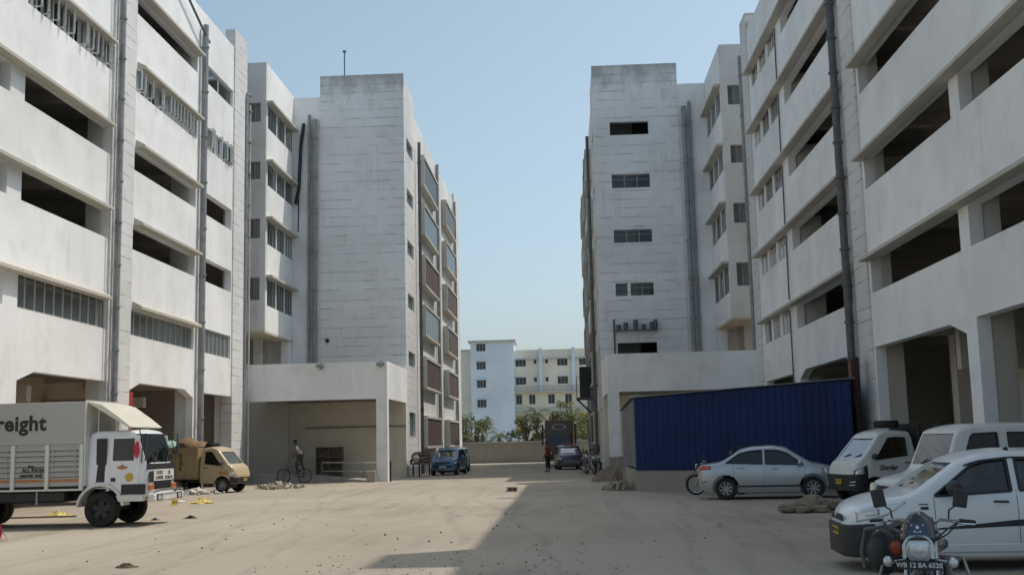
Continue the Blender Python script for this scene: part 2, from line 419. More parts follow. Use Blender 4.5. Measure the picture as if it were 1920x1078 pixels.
def facade_block(side, X, bays, y0, y1, ground, origin, root, rnd, slabdepth=9.0):
    """side +1: faces +X (left building); -1: faces -X. bays: list of (ya, yb, ledge, windows-per-floor dict)"""
    O = Vector(origin)
    fn = lambda u, z, d: (X - side*d - O.x, u - O.y, z - O.z)
    holes = []
    for (a, b, led, wins, sp) in bays:
        for k in range(5):
            hz = HEAD[k] if led else HEAD[k] + 0.12
            if sp:
                for (c, e) in sp: holes.append((c, e, SILL[k], hz))
            else: holes.append((a, b, SILL[k], hz))
    for (a, b, zt, ch) in ground: holes.append((a, b, -1, zt))
    mb = MB(); wall_grid(mb, fn, y0, y1, 0, PAR, 0.32, [(h[0], h[1], max(h[2], -0.5) if h[2] > 0 else 0, h[3]) for h in holes])
    # chamfered corners of the loading bays
    for (a, b, zt, ch) in ground:
        for which in ch:
            u, sgn = (a, 1) if which == 'a' else (b, -1)
            mb.prism([(u, zt), (u + sgn*1.1, zt), (u, zt-0.32)], lambda p, q, w_: fn(p, q, w_), 0.003, 0.317)
    mb.build('facade_wall', 'wall', root)
    # ledges
    for (a, b, led, wins, sp) in bays:
        if not led: continue
        la, lb = led
        for k in range(5):
            m2 = MB()
            p0 = fn(la, HEAD[k], 0); p1 = fn(lb, HEAD[k], 0)
            zb = HEAD[k]
            prof = [(0.0, zb), (-0.36, zb), (-0.36, zb+0.10), (-0.26, zb+0.16), (0.0, zb+0.30)]
            m2.prism(prof, lambda d, z, u: fn(u, z, d if d else 0.003), la, lb)
            m2.build('ledge', 'ledge', root)
    # floor slabs with beams, back wall, return walls
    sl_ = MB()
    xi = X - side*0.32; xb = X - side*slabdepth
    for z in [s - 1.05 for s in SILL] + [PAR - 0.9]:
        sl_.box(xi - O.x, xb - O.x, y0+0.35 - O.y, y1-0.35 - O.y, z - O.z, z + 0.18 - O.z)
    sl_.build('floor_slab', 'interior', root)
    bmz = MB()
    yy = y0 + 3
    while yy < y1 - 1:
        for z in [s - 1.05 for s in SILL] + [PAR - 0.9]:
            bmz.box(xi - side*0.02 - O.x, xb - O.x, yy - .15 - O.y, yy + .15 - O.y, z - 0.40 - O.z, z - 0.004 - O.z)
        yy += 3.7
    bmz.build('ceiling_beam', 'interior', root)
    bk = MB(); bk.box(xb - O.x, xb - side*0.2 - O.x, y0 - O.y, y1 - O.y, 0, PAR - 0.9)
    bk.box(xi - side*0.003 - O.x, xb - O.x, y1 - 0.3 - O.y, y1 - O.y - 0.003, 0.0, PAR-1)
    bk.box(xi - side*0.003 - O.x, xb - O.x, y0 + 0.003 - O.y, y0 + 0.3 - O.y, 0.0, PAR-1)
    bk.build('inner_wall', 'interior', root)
    rf = MB(); rf.box(xi - side*0.01 - O.x, xb - side*0.22 - O.x, y0 + .36 - O.y, y1 - .36 - O.y, PAR - 0.3, PAR - 0.1); rf.build('roof', 'slab', root)
    # windows
    for bi, (a, b, led, wins, sp) in enumerate(bays):
        for k, spec in wins.items():
            hz = HEAD[k] if led else HEAD[k] + 0.12
            lst = sp if sp else [(a, b)]
            for (c, e) in lst:
                n, op, gl = spec
                window(root, fn, c, e, SILL[k], hz, n, rnd, open_=op, glass=gl, d=0.10 if not sp else .05, bar=.06, frame='white_frame' if gl == 'sash_glass' else 'alu')
    return fn

# ================================================================== LEFT NEAR BUILDING
rnd = random.Random(3)
XL = -15.95
OL = (XL, 40, 0)
left = thing('warehouse_building', 'long sunlit white building on the left with open floors, behind the two parked trucks', 'building', OL)
W_ = {0: (11, 0.0, 'wglass'), 3: (13, 0.35, 'wglass')}
bays = [
 (24.0, 31.1, (12.0, 38.0), {0: (11, 0, 'wglass'), 3: (17, .6, 'sash_glass')}, None),
 (31.98, 38.45, None, {0: (10, 0, 'wglass'), 3: (17, .6, 'sash_glass')}, None),
 (40.55, 47.75, (40.75, 47.75), {0: (11, 0, 'wglass'), 3: (18, .6, 'sash_glass')}, None),
 (49.0, 53.1, None, {0: (7, 0, 'wglass'), 3: (10, .6, 'sash_glass'), 4: (2, 0, 'sash_glass')}, None),
 (14.5, 23.2, None, {0: (11, 0, 'wglass')}, None),
]
fnL = facade_block(1, XL, bays, 12.0, 55.3, [(32.1, 38.7, 4.22, 'a'), (40.6, 47.75, 4.3, 'ab'), (48.6, 53.3, 4.25, ''), (23.5, 31.0, 4.25, 'b')], OL, left, rnd)
# stone clad pilasters
for (a, b, zt) in ((38.95, 40.5, PAR-0.02), (53.25, 55.4, 22.55)):
    p = WB(OL); p.box(XL+0.06, XL-0.45, a, b, 0, zt); p.build('stone_pilaster', 'stone', left)
p = WB(OL); p.box(XL+0.05, XL-0.45, 31.1+.002, 31.98-.002, SILL[0], HEAD[0]); p.v = []; p.f = []; p.mi = []
# column behind bays (deep returns)
for (y, dd) in ((38.45, .55), (47.75, .8), (31.1, .6)):
    for k in range(5):
        q = WB(OL); q.box(XL-0.32, XL-0.32-dd, y+0.01, y+0.42, SILL[k]-0.9, HEAD[k]+0.5); q.build('column', 'wall_worn', left)
# ground floor columns and cream back rooms
for (a, b) in ((31.0, 32.08), (38.72, 39.2), (47.8, 48.55), (53.32, 53.8)):
    q = WB(OL); q.box(XL-0.325, XL-0.8, a, b, 0, 4.6); q.build('loading_bay_column', 'wall_worn', left)
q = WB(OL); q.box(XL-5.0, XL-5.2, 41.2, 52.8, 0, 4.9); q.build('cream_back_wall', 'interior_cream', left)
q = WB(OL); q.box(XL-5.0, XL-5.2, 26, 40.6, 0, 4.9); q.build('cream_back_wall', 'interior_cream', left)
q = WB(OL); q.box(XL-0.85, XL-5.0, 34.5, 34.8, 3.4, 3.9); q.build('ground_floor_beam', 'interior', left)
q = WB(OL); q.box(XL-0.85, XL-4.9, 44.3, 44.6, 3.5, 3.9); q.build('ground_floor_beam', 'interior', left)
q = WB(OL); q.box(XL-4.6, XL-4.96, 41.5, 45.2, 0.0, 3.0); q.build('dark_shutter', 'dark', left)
# goods stored inside the loading bays are seen as dim shapes
# pipes
def pipe(o, pts, r, mat, parent, name='drain_pipe', n=10, clamps=0):
    q = WB(o); q.tube(pts, r, n)
    if clamps:
        a, b = Vector(pts[0]), Vector(pts[-1])
        for i in range(clamps):
            c = a.lerp(b, (i+.5)/clamps); q.cyl(c - (b-a).normalized()*.03, c + (b-a).normalized()*.03, r*1.35, 10)
    return q.build(name, mat, parent, smooth=True)
pipe(OL, [(XL+.28, 38.62, 0), (XL+.28, 38.62, 21.2)], .10, 'pipe_grey', left, clamps=14)
pipe(OL, [(XL+.16, 38.86, 0), (XL+.16, 38.86, 21.4)], .075, 'pipe_grey', left, clamps=14)
pipe(OL, [(XL+.12, 38.25, 0), (XL+.12, 38.25, 21.0)], .03, 'pipe_white', left, clamps=24)
pipe(OL, [(XL+.22, 48.15, 0), (XL+.22, 48.15, 20.8)], .13, 'pipe_grey', left, clamps=10)
pipe(OL, [(XL+.12, 48.45, 0), (XL+.12, 48.45, 20.6)], .07, 'pipe_grey', left, clamps=8)
pipe(OL, [(XL+.12, 45.2, 21.35), (XL+.22, 45.2, 21.3), (XL+.25, 48.0, 20.3), (XL+.25, 48.6, 20.15)], .055, 'pipe_dark', left)
pipe(OL, [(XL+.10, 55.15, 0), (XL+.10, 55.15, 19.6), (XL+.14, 55.2, 19.8), (XL+.24, 55.4, 19.75)], .09, 'pipe_grey', left, clamps=12)
pipe(OL, [(XL+.22, 55.5, 0.3), (XL+.20, 55.5, 19.3)], .045, 'pipe_white', left, clamps=16)
q = WB(OL); q.box(XL-0.33, XL-0.45, 12.2, 55.0, PAR-.1, PAR+.02); q.build('coping', 'ledge', left)

# ================================================================== RIGHT NEAR BUILDING
XR = 9.5
OR = (XR, 38, 0)
rightb = thing('warehouse_building', 'long white building on the right in shade, behind the blue shed and the parked pickup', 'building', OR)
bays = [
 (17.0, 26.1, (8.0, 34.6), {}, None),
 (26.75, 34.5, None, {}, None),
 (36.9, 45.7, (36.5, 53.4), {}, None),
 (46.7, 53.5, None, {0: (2, 0, 'wglass'), 1: (2, 0, 'wglass'), 2: (2, 0, 'wglass'), 3: (2, 0, 'wglass'), 4: (2, 0, 'wglass')}, [(47.15, 48.85), (49.25, 50.95), (51.35, 53.0)]),
 (9.0, 16.2, None, {}, None),
]
fnR = facade_block(-1, XR, bays, 8.0, 55.2, [(26.8, 34.6, 4.38, 'a'), (17.0, 26.1, 4.38, ''), (37.2, 45.7, 4.35, 'ab'), (46.9, 53.2, 4.3, '')], OR, rightb, rnd, 9.0)
for (a, b, zt) in ((34.75, 36.25, PAR-.02), (53.7, 55.3, 22.5)):
    p = WB(OR); p.box(XR-0.06, XR+0.45, a, b, 0, zt); p.build('stone_pilaster', 'stone', rightb)
for (y, dd) in ((45.75, .9), (26.12, .42), (34.5, .3)):
    for k in range(5):
        q = WB(OR); q.box(XR+0.32, XR+0.32+dd, y+0.01, y+0.42, SILL[k]-0.9, HEAD[k]+0.5); q.build('column', 'wall_worn', rightb)
for (a, b) in ((26.12, 26.78), (34.62, 35.1), (45.75, 46.4)):
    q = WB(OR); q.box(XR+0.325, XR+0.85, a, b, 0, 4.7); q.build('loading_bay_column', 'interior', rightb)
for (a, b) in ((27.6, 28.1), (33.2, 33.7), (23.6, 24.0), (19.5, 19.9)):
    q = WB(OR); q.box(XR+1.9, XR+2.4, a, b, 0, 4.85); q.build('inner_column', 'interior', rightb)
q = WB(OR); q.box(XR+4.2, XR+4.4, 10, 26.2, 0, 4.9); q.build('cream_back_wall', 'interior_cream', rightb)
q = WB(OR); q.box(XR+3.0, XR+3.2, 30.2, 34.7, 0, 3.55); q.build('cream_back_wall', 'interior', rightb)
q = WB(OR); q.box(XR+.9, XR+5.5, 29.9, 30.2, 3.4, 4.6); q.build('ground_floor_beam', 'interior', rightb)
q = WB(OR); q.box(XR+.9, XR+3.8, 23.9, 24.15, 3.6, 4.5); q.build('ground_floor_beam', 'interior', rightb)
pipe(OR, [(XR-.25, 36.5, 0), (XR-.25, 36.5, 21.4)], .13, 'pipe_dark', rightb, clamps=18)
pipe(OR, [(XR-.14, 36.85, 0), (XR-.14, 36.85, 21.4)], .08, 'pipe_grey', rightb, clamps=18)
pipe(OR, [(XR-.06, 46.75, 0), (XR-.06, 46.75, 6.9)], .03, 'pipe_dark', rightb, 'cable')
for k in range(4): pipe(OR, [(XR-.05, 46.8, HEAD[k]+.35), (XR-.05, 46.7, HEAD[k+1]-.1)], .03, 'pipe_dark', rightb, 'cable')
pipe(OR, [(XR-.1, 55.45, 0), (XR-.1, 55.45, 20.9)], .11, 'pipe_grey', rightb, clamps=10)
# floodlight on a bracket over the roof edge, roof room and vent that throw their shadows on the yard
q = WB(OR); q.tube([(XR-.05, 47.3, 20.6), (XR-.5, 47.2, 20.9), (XR-.75, 47.1, 20.95)], .025); q.box(XR-1.0, XR-.7, 46.9, 47.3, 20.88, 20.98); q.build('floodlight', 'pipe_dark', rightb)
q = WB(OR); q.box(XR, XR+3, 23.1, 25.1, PAR+.002, PAR+2.7); q.build('roof_room', 'wall', rightb)
q = WB(OR); q.box(XR+.1, XR+.5, 42.4, 42.8, PAR+.002, PAR+1.5); q.build('roof_vent', 'wall', rightb)
q = WB(OR); q.box(XR-.03, XR+.06, 53.2, 53.6, PAR, PAR+.3); q.build('parapet_end', 'ledge', rightb)

# ================================================================== FAR BUILDINGS WITH TOWER (left and right, mirrored)
def far_building(side, xs, root, O, tower_windows):
    """side +1 left, -1 right. xs: dict of x positions"""
    def bx(name, mat, x0, x1, y0, y1, z0, z1, **k):
        q = WB(O); q.box(x0, x1, y0, y1, z0, z1); return q.build(name, mat, root, **k)
    xt0, xt1 = xs['tower']          # outer (street) and inner edges
    s = side
    # tower front wall with window openings, and side wall with small windows
    Ov = Vector(O)
    ff = lambda u, z, d: (u - Ov.x, 63 + d - Ov.y, z - Ov.z)
    mb = MB(); a, b = sorted((xt0, xt1))
    wall_grid(mb, ff, a, b, 0, 23.25, 0.3, tower_windows)
    mb.build('tower_front_wall', 'stone_tower', root)
    sf = lambda u, z, d: (xt0 - s*d - Ov.x, u - Ov.y, z - Ov.z)
    mb = MB(); hs = [(64.0, 66.7, z, z+.85) for z in (6.25, 9.6, 12.75, 15.8, 18.85)] + [(64.1, 66.6, 2.2, 3.6)]
    wall_grid(mb, sf, 63.3, 67.4, 0, 23.0, 0.3, hs); mb.build('tower_side_wall', 'stone', root)
    for h in hs: window(root, sf, h[0], h[1], h[2], h[3], 2, None, frame='alu_grey', d=.15, glass='wglass')
    bx('tower_back_wall', 'stone_tower', xt0 - s*.3, xt1 + s*.3, 67.1, 67.4, 0, 23.0)
    bx('tower_inner_side', 'stone_tower', xt1, xt1 + s*.3, 63.3, 67.1, 0, 23.25)
    bx('tower_roof', 'slab', xt0 - s*.3, xt1 + s*.3, 63.3, 67.1, 22.3, 22.5)
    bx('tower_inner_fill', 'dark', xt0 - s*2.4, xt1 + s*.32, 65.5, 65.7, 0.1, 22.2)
    # long side with projecting window boxes
    hs = []; boxes = []
    tops = [3.45, 7.1, 10.35, 13.5, 16.75, 19.9]
    for bi, (ya, yb) in enumerate(((69.2, 77.2), (82.6, 90.2))):
        for k, t in enumerate(tops): hs.append((ya+.3, yb-.3, t-1.7, t-.12)); boxes.append((ya, yb, t, k, bi))
    mb = MB(); wall_grid(mb, sf, 67.4, 95.5, 0, 21.9, 0.3, hs); mb.build('street_wall', 'wall_worn', root)
    for h in ((79.0, 81.0), (91.6, 95.6)):
        bx('stone_pilaster', 'stone', xt0 + s*.1, xt0 - s*.05, h[0], h[1], 0, 22.4 if h[0] > 90 else 21.7)
    bx('end_wall', 'wall_worn', xt0 - s*.3, xt0 - s*9, 95.2, 95.5, 0, 21.9)
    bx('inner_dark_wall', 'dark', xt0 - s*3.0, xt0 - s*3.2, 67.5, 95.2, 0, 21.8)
    bx('roof', 'slab', xt0 - s*.3, xt0 - s*9, 67.4, 95.2, 21.0, 21.2)
    for (ya, yb, t, k, bi) in boxes:
        q = WB(O); x0_, x1_ = xt0 + s*.003, xt0 + s*.40
        q.box(x0_, x1_, ya, yb, t-.1, t+.05); q.box(x0_, x1_, ya, yb, t-1.95, t-1.8)
        q.box(x0_, x1_, ya, ya+.12, t-1.8, t-.1); q.box(x0_, x1_, yb-.12, yb, t-1.8, t-.1)
        wbx = q.build('window_box', 'ledge', root)
        q = WB(O); m_ = ['brown_shutter', 'brown_shutter', 'blue_panel', 'brown_shutter', 'blue_panel', 'dark_panel'][k] if bi == 0 else ['brown_shutter', 'brown_shutter', 'brown_shutter', 'brown_shutter', 'blue_panel', 'dark_panel'][k]
        q.v = []; n_ = 6
        for i in range(n_):
            y_a = ya + .14 + (yb-ya-.28)*i/n_; y_b = ya + .14 + (yb-ya-.28)*(i+1)/n_ - .04
            q.box(xt0 + s*.30, xt0 + s*.33, y_a, y_b, t-1.78, t-.12)
        q.build('shutter' if 'shutter' in m_ else 'pane', m_, wbx)
    pipe(O, [(xt0+s*.2, 78.4, 0), (xt0+s*.2, 78.4, 21.6)], .12, 'pipe_grey', root, clamps=6)
    pipe(O, [(xt0+s*.25, 67.9, 0), (xt0+s*.25, 67.9, 20.4)], .1, 'pipe_dark', root, clamps=8)
    pipe(O, [(xt0+s*.2, 91.2, 0), (xt0+s*.2, 91.2, 21.6)], .1, 'pipe_grey', root)
    # recessed wall between the tower and the stair block
    xb = xs['stair'];  # street-side x of stair block
    bx('recessed_wall', 'wall', xt1 + s*-.003, xb - s*5, 63.05, 63.35, 0, 22.0)
    pipe(O, [(xt1 - s*.28, 62.85, 5), (xt1 - s*.28, 62.85, 20.6)], .14, 'pipe_grey', root, clamps=7)
    pipe(O, [(xt1 - s*.62, 62.9, 5), (xt1 - s*.62, 62.9, 20.9)], .09, 'pipe_grey', root, clamps=7)
    # stair block
    sz = [(8.0, 9.35, 10.55), (0, 12.6, 13.65), (0, 15.75, 16.7), (0, 18.85, 19.9)]
    hs_side = []; hs_front = []
    xw = xs['stair_front']          # the two x limits of the visible front
    for (_, a_, t_) in sz:
        for (p_, q_) in ((57.4, 59.2), (59.32, 61.05), (61.17, 62.85)): hs_side.append((p_, q_, a_ - .25, t_))
        hs_front.append((min(xs['fw']), max(xs['fw']), a_, t_))
    sf2 = lambda u, z, d: (xb - s*d - Ov.x, u - Ov.y, z - Ov.z)
    mb = MB(); wall_grid(mb, sf2, 57.3, 63.04, 7.75, 22.1, 0.3, hs_side); mb.build('stair_side_wall', 'wall', root)
    ff2 = lambda u, z, d: (u - Ov.x, 57 + d - Ov.y, z - Ov.z)
    a, b = sorted((xb, xb - s*4.5)); mb = MB(); wall_grid(mb, ff2, a, b, 7.75, 22.1, 0.3, hs_front); mb.build('stair_front_wall', 'wall_worn', root)
    bx('stair_soffit', 'interior_cream', xb - s*.01, xb - s*4.5, 57.01, 63, 7.65, 7.75)
    bx('stair_roof', 'slab', xb - s*.3, xb - s*4.5, 57.3, 63, 21.2, 21.4)
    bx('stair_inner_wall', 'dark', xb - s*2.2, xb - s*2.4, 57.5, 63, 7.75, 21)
    for k_, (_, a_, t_) in enumerate(sz):
        for (p_, q_) in ((57.4, 59.2), (59.32, 61.05), (61.17, 62.85)): window(root, sf2, p_, q_, a_-.25, t_, 3, None, frame='alu_grey', d=.04, glass='sash_glass', bar=.05)
        window(root, ff2, min(xs['fw']), max(xs['fw']), a_, t_, 2, None, frame='alu_grey', d=.15)
        q = WB(O); q.box(xb - s*.003, xb + s*.35, 57.1, 62.9, t_, t_+.12); q.build('ledge', 'ledge', root)
        bx('floor_slab', 'interior', xb - s*.3, xb - s*2.2, 57.3, 63, a_-1.0, a_-.85)
    # open floor under the stair block
    bx('open_floor_wall', 'interior', xb - s*.9, xb - s*4.5, 61.5, 61.7, 5.2, 7.65)
    bx('open_floor_wall', 'interior_cream', xb - s*4.4, xb - s*4.6, 57, 61.5, 5.2, 7.65)
    bx('open_floor_column', 'wall_worn', xb - s*1.2, xb - s*1.6, 60.6, 61.1, 5.2, 7.65)
    bx('open_floor_column', 'wall', xb - s*.05, xb - s*.5, 62.3, 63.0, 5.2, 7.65)

OF = (-12, 63, 0)
lf = thing('stair_tower_building', 'stone clad tower block on the left, its sunlit side full of projecting window boxes', 'building', OF)
far_building(1, dict(tower=(-8.85, -13.75), stair=-15.33, stair_front=(-19, -15.3), fw=(-16.28, -15.62)), lf, OF, [])
pipe(OF, [(-14.7, 62.9, 20.4), (-14.85, 62.85, 19.0), (-14.95, 62.8, 16.5), (-15.1, 62.7, 15.6)], .10, 'black', lf, 'cable')
pipe(OF, [(-14.95, 62.9, 17.5), (-15.0, 62.85, 14.0)], .035, 'black', lf, 'cable')
pipe(OF, [(-12.6, 64.5, 22.5), (-12.6, 64.5, 25.2)], .035, 'pipe_dark', lf, 'lightning_rod')
q = WB(OF); q.ell((-12.6, 64.5, 25.25), (.12, .12, .08)); q.build('rod_tip', 'pipe_dark', lf)
q = WB(OF); q.cyl((-13.33, 62.98, 7.7), (-13.33, 62.85, 7.7), .11, 12); q.build('vent', 'dark', lf)
OG = (5, 63, 0)
rf_ = thing('stair_tower_building', 'stone clad tower block on the right with five dark windows stacked down its shaded front', 'building', OG)
tw = [(3.07, 5.28, 19.08, 19.86), (3.07, 5.25, 15.97, 16.78), (3.08, 5.25, 12.8, 13.56), (3.07, 3.75, 9.76, 10.5), (3.92, 5.22, 9.76, 10.5), (3.07, 5.28, 6.3, 7.12)]
far_building(-1, dict(tower=(2.12, 7.02), stair=8.6, stair_front=(8.6, 12), fw=(8.95, 9.62)), rf_, OG, tw)
ffR = lambda u, z, d: (u - OG[0], 63 + d - OG[1], z)
for (a, b, c, e), n in zip(tw[1:5], (3, 3, 1, 2)): window(rf_, ffR, a, b, c, e, n, None, frame='alu_grey', d=.14, mid=True, glass='sash_glass')
# small pots and gutter bracket over the lowest window
q = WB(OG); q.cyl((2.9, 62.9, 6.1), (2.9, 62.9, 8.45), .05, 8); q.box(2.9, 5.3, 62.55, 62.95, 7.75, 7.82); q.build('bracket_shelf', 'pipe_dark', rf_)
for i, x in enumerate((3.15, 3.55, 4.1, 4.55, 5.0, 5.2)):
    q = WB(OG); q.lathe([(.0, 0), (.10, 0), (.14, .22), (.12, .3 + .12*(i % 3)), (.0, .3 + .12*(i % 3))], (x, 62.75, 7.82), 'z', 12); q.build('pot', 'pipe_dark', rf_, smooth=True)

# ================================================================== CANOPIES
def canopy(side, x_in, x_out, yf, O, label):
    root = thing('entrance_canopy', label, 'canopy', O); s = side
    def bx(name, mat, x0, x1, y0, y1, z0, z1):
        q = WB(O); q.box(x0, x1, y0, y1, z0, z1); return q.build(name, mat, root)
    bx('front_parapet', 'wall', x_in, x_out - s*0, yf, yf+.25, 4.07, 5.92)
    bx('side_parapet', 'wall', x_out, x_out - s*.25, yf+.25, 62.95, 4.07, 5.94)
    bx('roof_slab', 'slab', x_in, x_out - s*.25, yf+.25, 62.95, 4.2, 4.42)
    bx('corner_column', 'wall', x_out + s*.003, x_out - s*.55, yf-.003, yf+.5, 0, 4.068)
    bx('back_wall', 'cream', x_in - s*2.5, x_out - s*.02, 62.6, 62.98, 0, 4.19)
    return root, bx
OC1 = (-12, 56, 0)
c1, bx1 = canopy(1, -16.0, -8.82, 55.8, OC1, 'white canopy over the entrance on the left where a person stands beside a bicycle')
bx1('back_wall_band', 'concrete', -14.5, -8.84, 62.52, 62.6, 2.75, 2.85)
bx1('inner_partition', 'interior', -19, -14.9, 60.2, 60.4, 0, 4.19)
for x, y, nm in ((-12.15, 55.72, 0), (-9.1, 55.62, 1)):
    q = WB(OC1); q.box(x-.2, x+.2, y-.22, y+.02, 5.72, 5.84); q.box(x-.16, x+.16, y-.2, y, 5.66, 5.72); q.box(x-.03, x+.03, y, y+.1, 5.6, 5.95); q.build('floodlight', 'alu_grey', c1)
OC2 = (6, 55.5, 0)
c2, bx2 = canopy(-1, 9.45, 2.12, 55.0, OC2, 'white canopy over the entrance on the right behind the blue shed')
bx2('inner_partition', 'interior', 9.4, 13, 60.2, 60.4, 0, 4.19)
q = WB(OC2); q.box(2.05, 3.3, 54.6, 54.98, 0, .95); q.build('brick_plinth', 'concrete', c2)
# ramp under the left canopy
q = WB((0,0,0)); q.add([(-15.9, 56.1, 0), (-9.5, 56.1, 0), (-9.5, 58.3, 0), (-15.9, 58.3, 0), (-15.9, 56.1, .55), (-14.2, 56.1, .5), (-14.2, 58.3, .5), (-15.9, 58.3, .55), (-9.5, 56.1, .012), (-9.5, 58.3, .012)],
      [(0,1,2,3), (4,5,6,7), (5,8,9,6), (0,4,5,8,1), (3,2,9,6,7), (0,3,7,4), (1,8,9,2)])
rp = q.build('ramp', 'slab', None, origin=(-12.5, 57, 0)); rp['kind'] = 'structure'
# railing
rl = thing('pipe_railing', 'thin metal pipe railing under the left canopy beside the corner column', 'railing', (-11.2, 58.6, 0))
q = MB(); q.tube([(-1.5, 0, .95), (1.9, 0, .85)], .03); q.build('rail', 'pipe_white', rl)
q = MB(); q.tube([(-1.5, 0, .5), (1.9, 0, .42)], .025); q.build('rail', 'pipe_white', rl)
for x in (-1.5, -.4, .7, 1.8):
    q = MB(); q.cyl((x, 0, 0), (x, 0, .92), .03); q.build('post', 'pipe_grey', rl)
# cupboard
cb = thing('wooden_shelf', 'old brown wooden shelf unit standing under the left canopy behind the railing', 'shelf', (-12.75, 60.6, .0))
cb.scale = (.86, .86, .86)
M['wood'] = plain("old_brown_wood", (0.20, 0.155, 0.115), 0.7, var=0.35, scale=5)
q = MB()
q.box(-.85, -.79, 0, .45, 0, 2.0); q.box(.79, .85, 0, .45, 0, 2.0); q.box(-.03, .03, 0, .45, 0.05, 1.97)
q.build('side_panel', 'wood', cb)
for z in (0.3, .95, 1.35, 1.97):
    q = MB(); q.box(-.85, .85, -.01, .46, z, z+.05); q.build('shelf_board', 'wood', cb)
q = MB(); q.box(-.83, .83, .43, .46, 0, 1.97); q.build('back_panel', 'wood', cb)
M['far_glass'] = plain('dark_far_window', (0.05, 0.065, 0.08), .25)
# ================================================================== FAR BACKGROUND
# compound wall
cw = MB(); cw.box(-22, 14, 97, 97.3, 0, 1.72); o = cw.build('compound_wall', 'concrete', origin=(-4, 97, 0)); tag(o, 'low bare concrete wall closing the far end of the yard', 'wall')
q = MB(); q.box(-18, 18, -.06, .36, 1.722, 1.8); q.build('coping', 'ledge', o)
# pale blue stair tower and cream apartment block behind
YB = 135
OB = (-8.7, YB, 0)
bl = thing('apartment_building', 'narrow pale blue stair tower with a column of four dark windows, beyond the far wall', 'building', OB)
Ob = Vector(OB)
fb = lambda u, z, d: (u - Ob.x, d, z)
wx = (-10.45, -9.35)
hs = [(wx[0], wx[1], z, z + .95) for z in (2.9, 5.9, 8.25, 10.45, 12.65)]
mb = MB(); wall_grid(mb, fb, -11.15, -5.95, 0, 13.75, .3, hs); mb.build('front_wall', 'far_blue', bl)
q = WB(OB); q.box(-11.15, -10.85, YB+.3, YB+6, 0, 13.75); q.box(-6.25, -5.95, YB+.3, YB+6, 0, 13.75); q.build('side_wall', 'far_blue', bl)
q = WB(OB); q.box(-11.45, -5.7, YB-.3, YB+6.2, 13.752, 13.95); q.build('roof', 'ledge', bl)
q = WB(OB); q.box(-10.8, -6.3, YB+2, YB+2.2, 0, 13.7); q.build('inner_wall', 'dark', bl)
for h in hs: window(bl, fb, *h, 3, None, frame='alu_grey', glass='far_glass', d=.1, bar=.06)
for h in hs:
    q = WB(OB); q.box(h[0]-.12, h[1]+.12, YB-.35, YB-.003, h[3]+.05, h[3]+.13); q.build('window_hood', 'far_blue', bl)
OCm = (2, 136, 0)
cr = thing('apartment_building', 'cream four storey block with pale pilasters and barred windows beyond the far wall', 'building', OCm)
Oc = Vector(OCm)
fc = lambda u, z, d: (u - Oc.x, 136 + d - Oc.y, z)
hs = []; specs = []
for z in (8.55, 10.75):
    for (a, b) in ((-5.8, -4.55), (-.75, .5), (1.9, 3.2), (4.5, 5.7), (7.2, 8.4)): specs.append((a, b, z, z+.9, 3))
    for (a, b) in ((-3.6, -3.25), (-2.2, -1.85)): specs.append((a, b, z+.3, z+.85, 1))
for (a, b) in ((-5.8, -5.1), (-4.25, -3.5), (-1.95, -1.15), (.1, .9), (2.9, 3.6), (5, 5.8)): specs.append((a, b, 6.2, 7.35, 2))
for (a, b) in ((-5.8, -5.1), (-1.95, -1.15), (.1, .9), (2.4, 3.4), (5, 5.8)): specs.append((a, b, 3.4, 4.7, 2))
mb = MB(); wall_grid(mb, fc, -5.94, 12, 0, 12.75, .3, [s[:4] for s in specs]); mb.build('front_wall', 'far_cream', cr)
for s_ in specs: window(cr, fc, s_[0], s_[1], s_[2], s_[3], s_[4], None, frame='alu_grey', glass='far_glass', d=.1, bar=.05)
for s_ in specs[:14]:
    q = WB(OCm); q.box(s_[0]-.1, s_[1]+.1, 135.75, 135.997, s_[3]+.04, s_[3]+.12); q.build('window_hood', 'far_blue', cr)
for x in (-2.75, 1.2, 6.4):
    q = WB(OCm); q.box(x-.2, x+.2, 135.6, 135.99, 7.7, 12.9); q.build('pilaster', 'far_blue', cr)
q = WB(OCm); q.box(-5.94, 12, 135.2, 135.98, 7.55, 7.7); q.build('balcony_slab', 'ledge', cr)
q = WB(OCm); q.box(-5.94, 12, 135.2, 135.98, 5.0, 5.15); q.build('balcony_slab', 'ledge', cr)
q = WB(OCm)
for z0_ in (7.7, 5.15):
    for i in range(60): q.box(-5.9 + i*.3, -5.87 + i*.3, 135.22, 135.25, z0_, z0_+.55)
    q.box(-5.94, 12, 135.2, 135.26, z0_+.55, z0_+.61)
q.build('balcony_railing', 'alu_grey', cr)
q = WB(OCm); q.box(-5.94, 12, 135.7, 135.99, 11.55, 11.65); q.box(-5.94, 12, 136.31, 144, 12.4, 12.6); q.build('roof_band', 'ledge', cr)
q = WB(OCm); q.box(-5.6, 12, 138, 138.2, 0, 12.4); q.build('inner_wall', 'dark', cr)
OLc = (-15, 138, 0)
lc = thing('apartment_building', 'plain grey cream wing to the left of the pale blue tower, partly hidden by trees', 'building', OLc)
q = WB(OLc); q.box(-22, -11.2, 137, 145, 0, 12.9); q.build('wing_wall', 'far_cream', lc)
q = WB(OLc); q.box(-22.1, -11.2, 136.8, 145.2, 12.902, 13.05); q.build('roof', 'ledge', lc)
for z in (5, 8, 10.6):
    q = WB(OLc); q.box(-14.2, -13.2, 136.9, 136.99, z, z+.9); q.build('window', 'dark', lc)

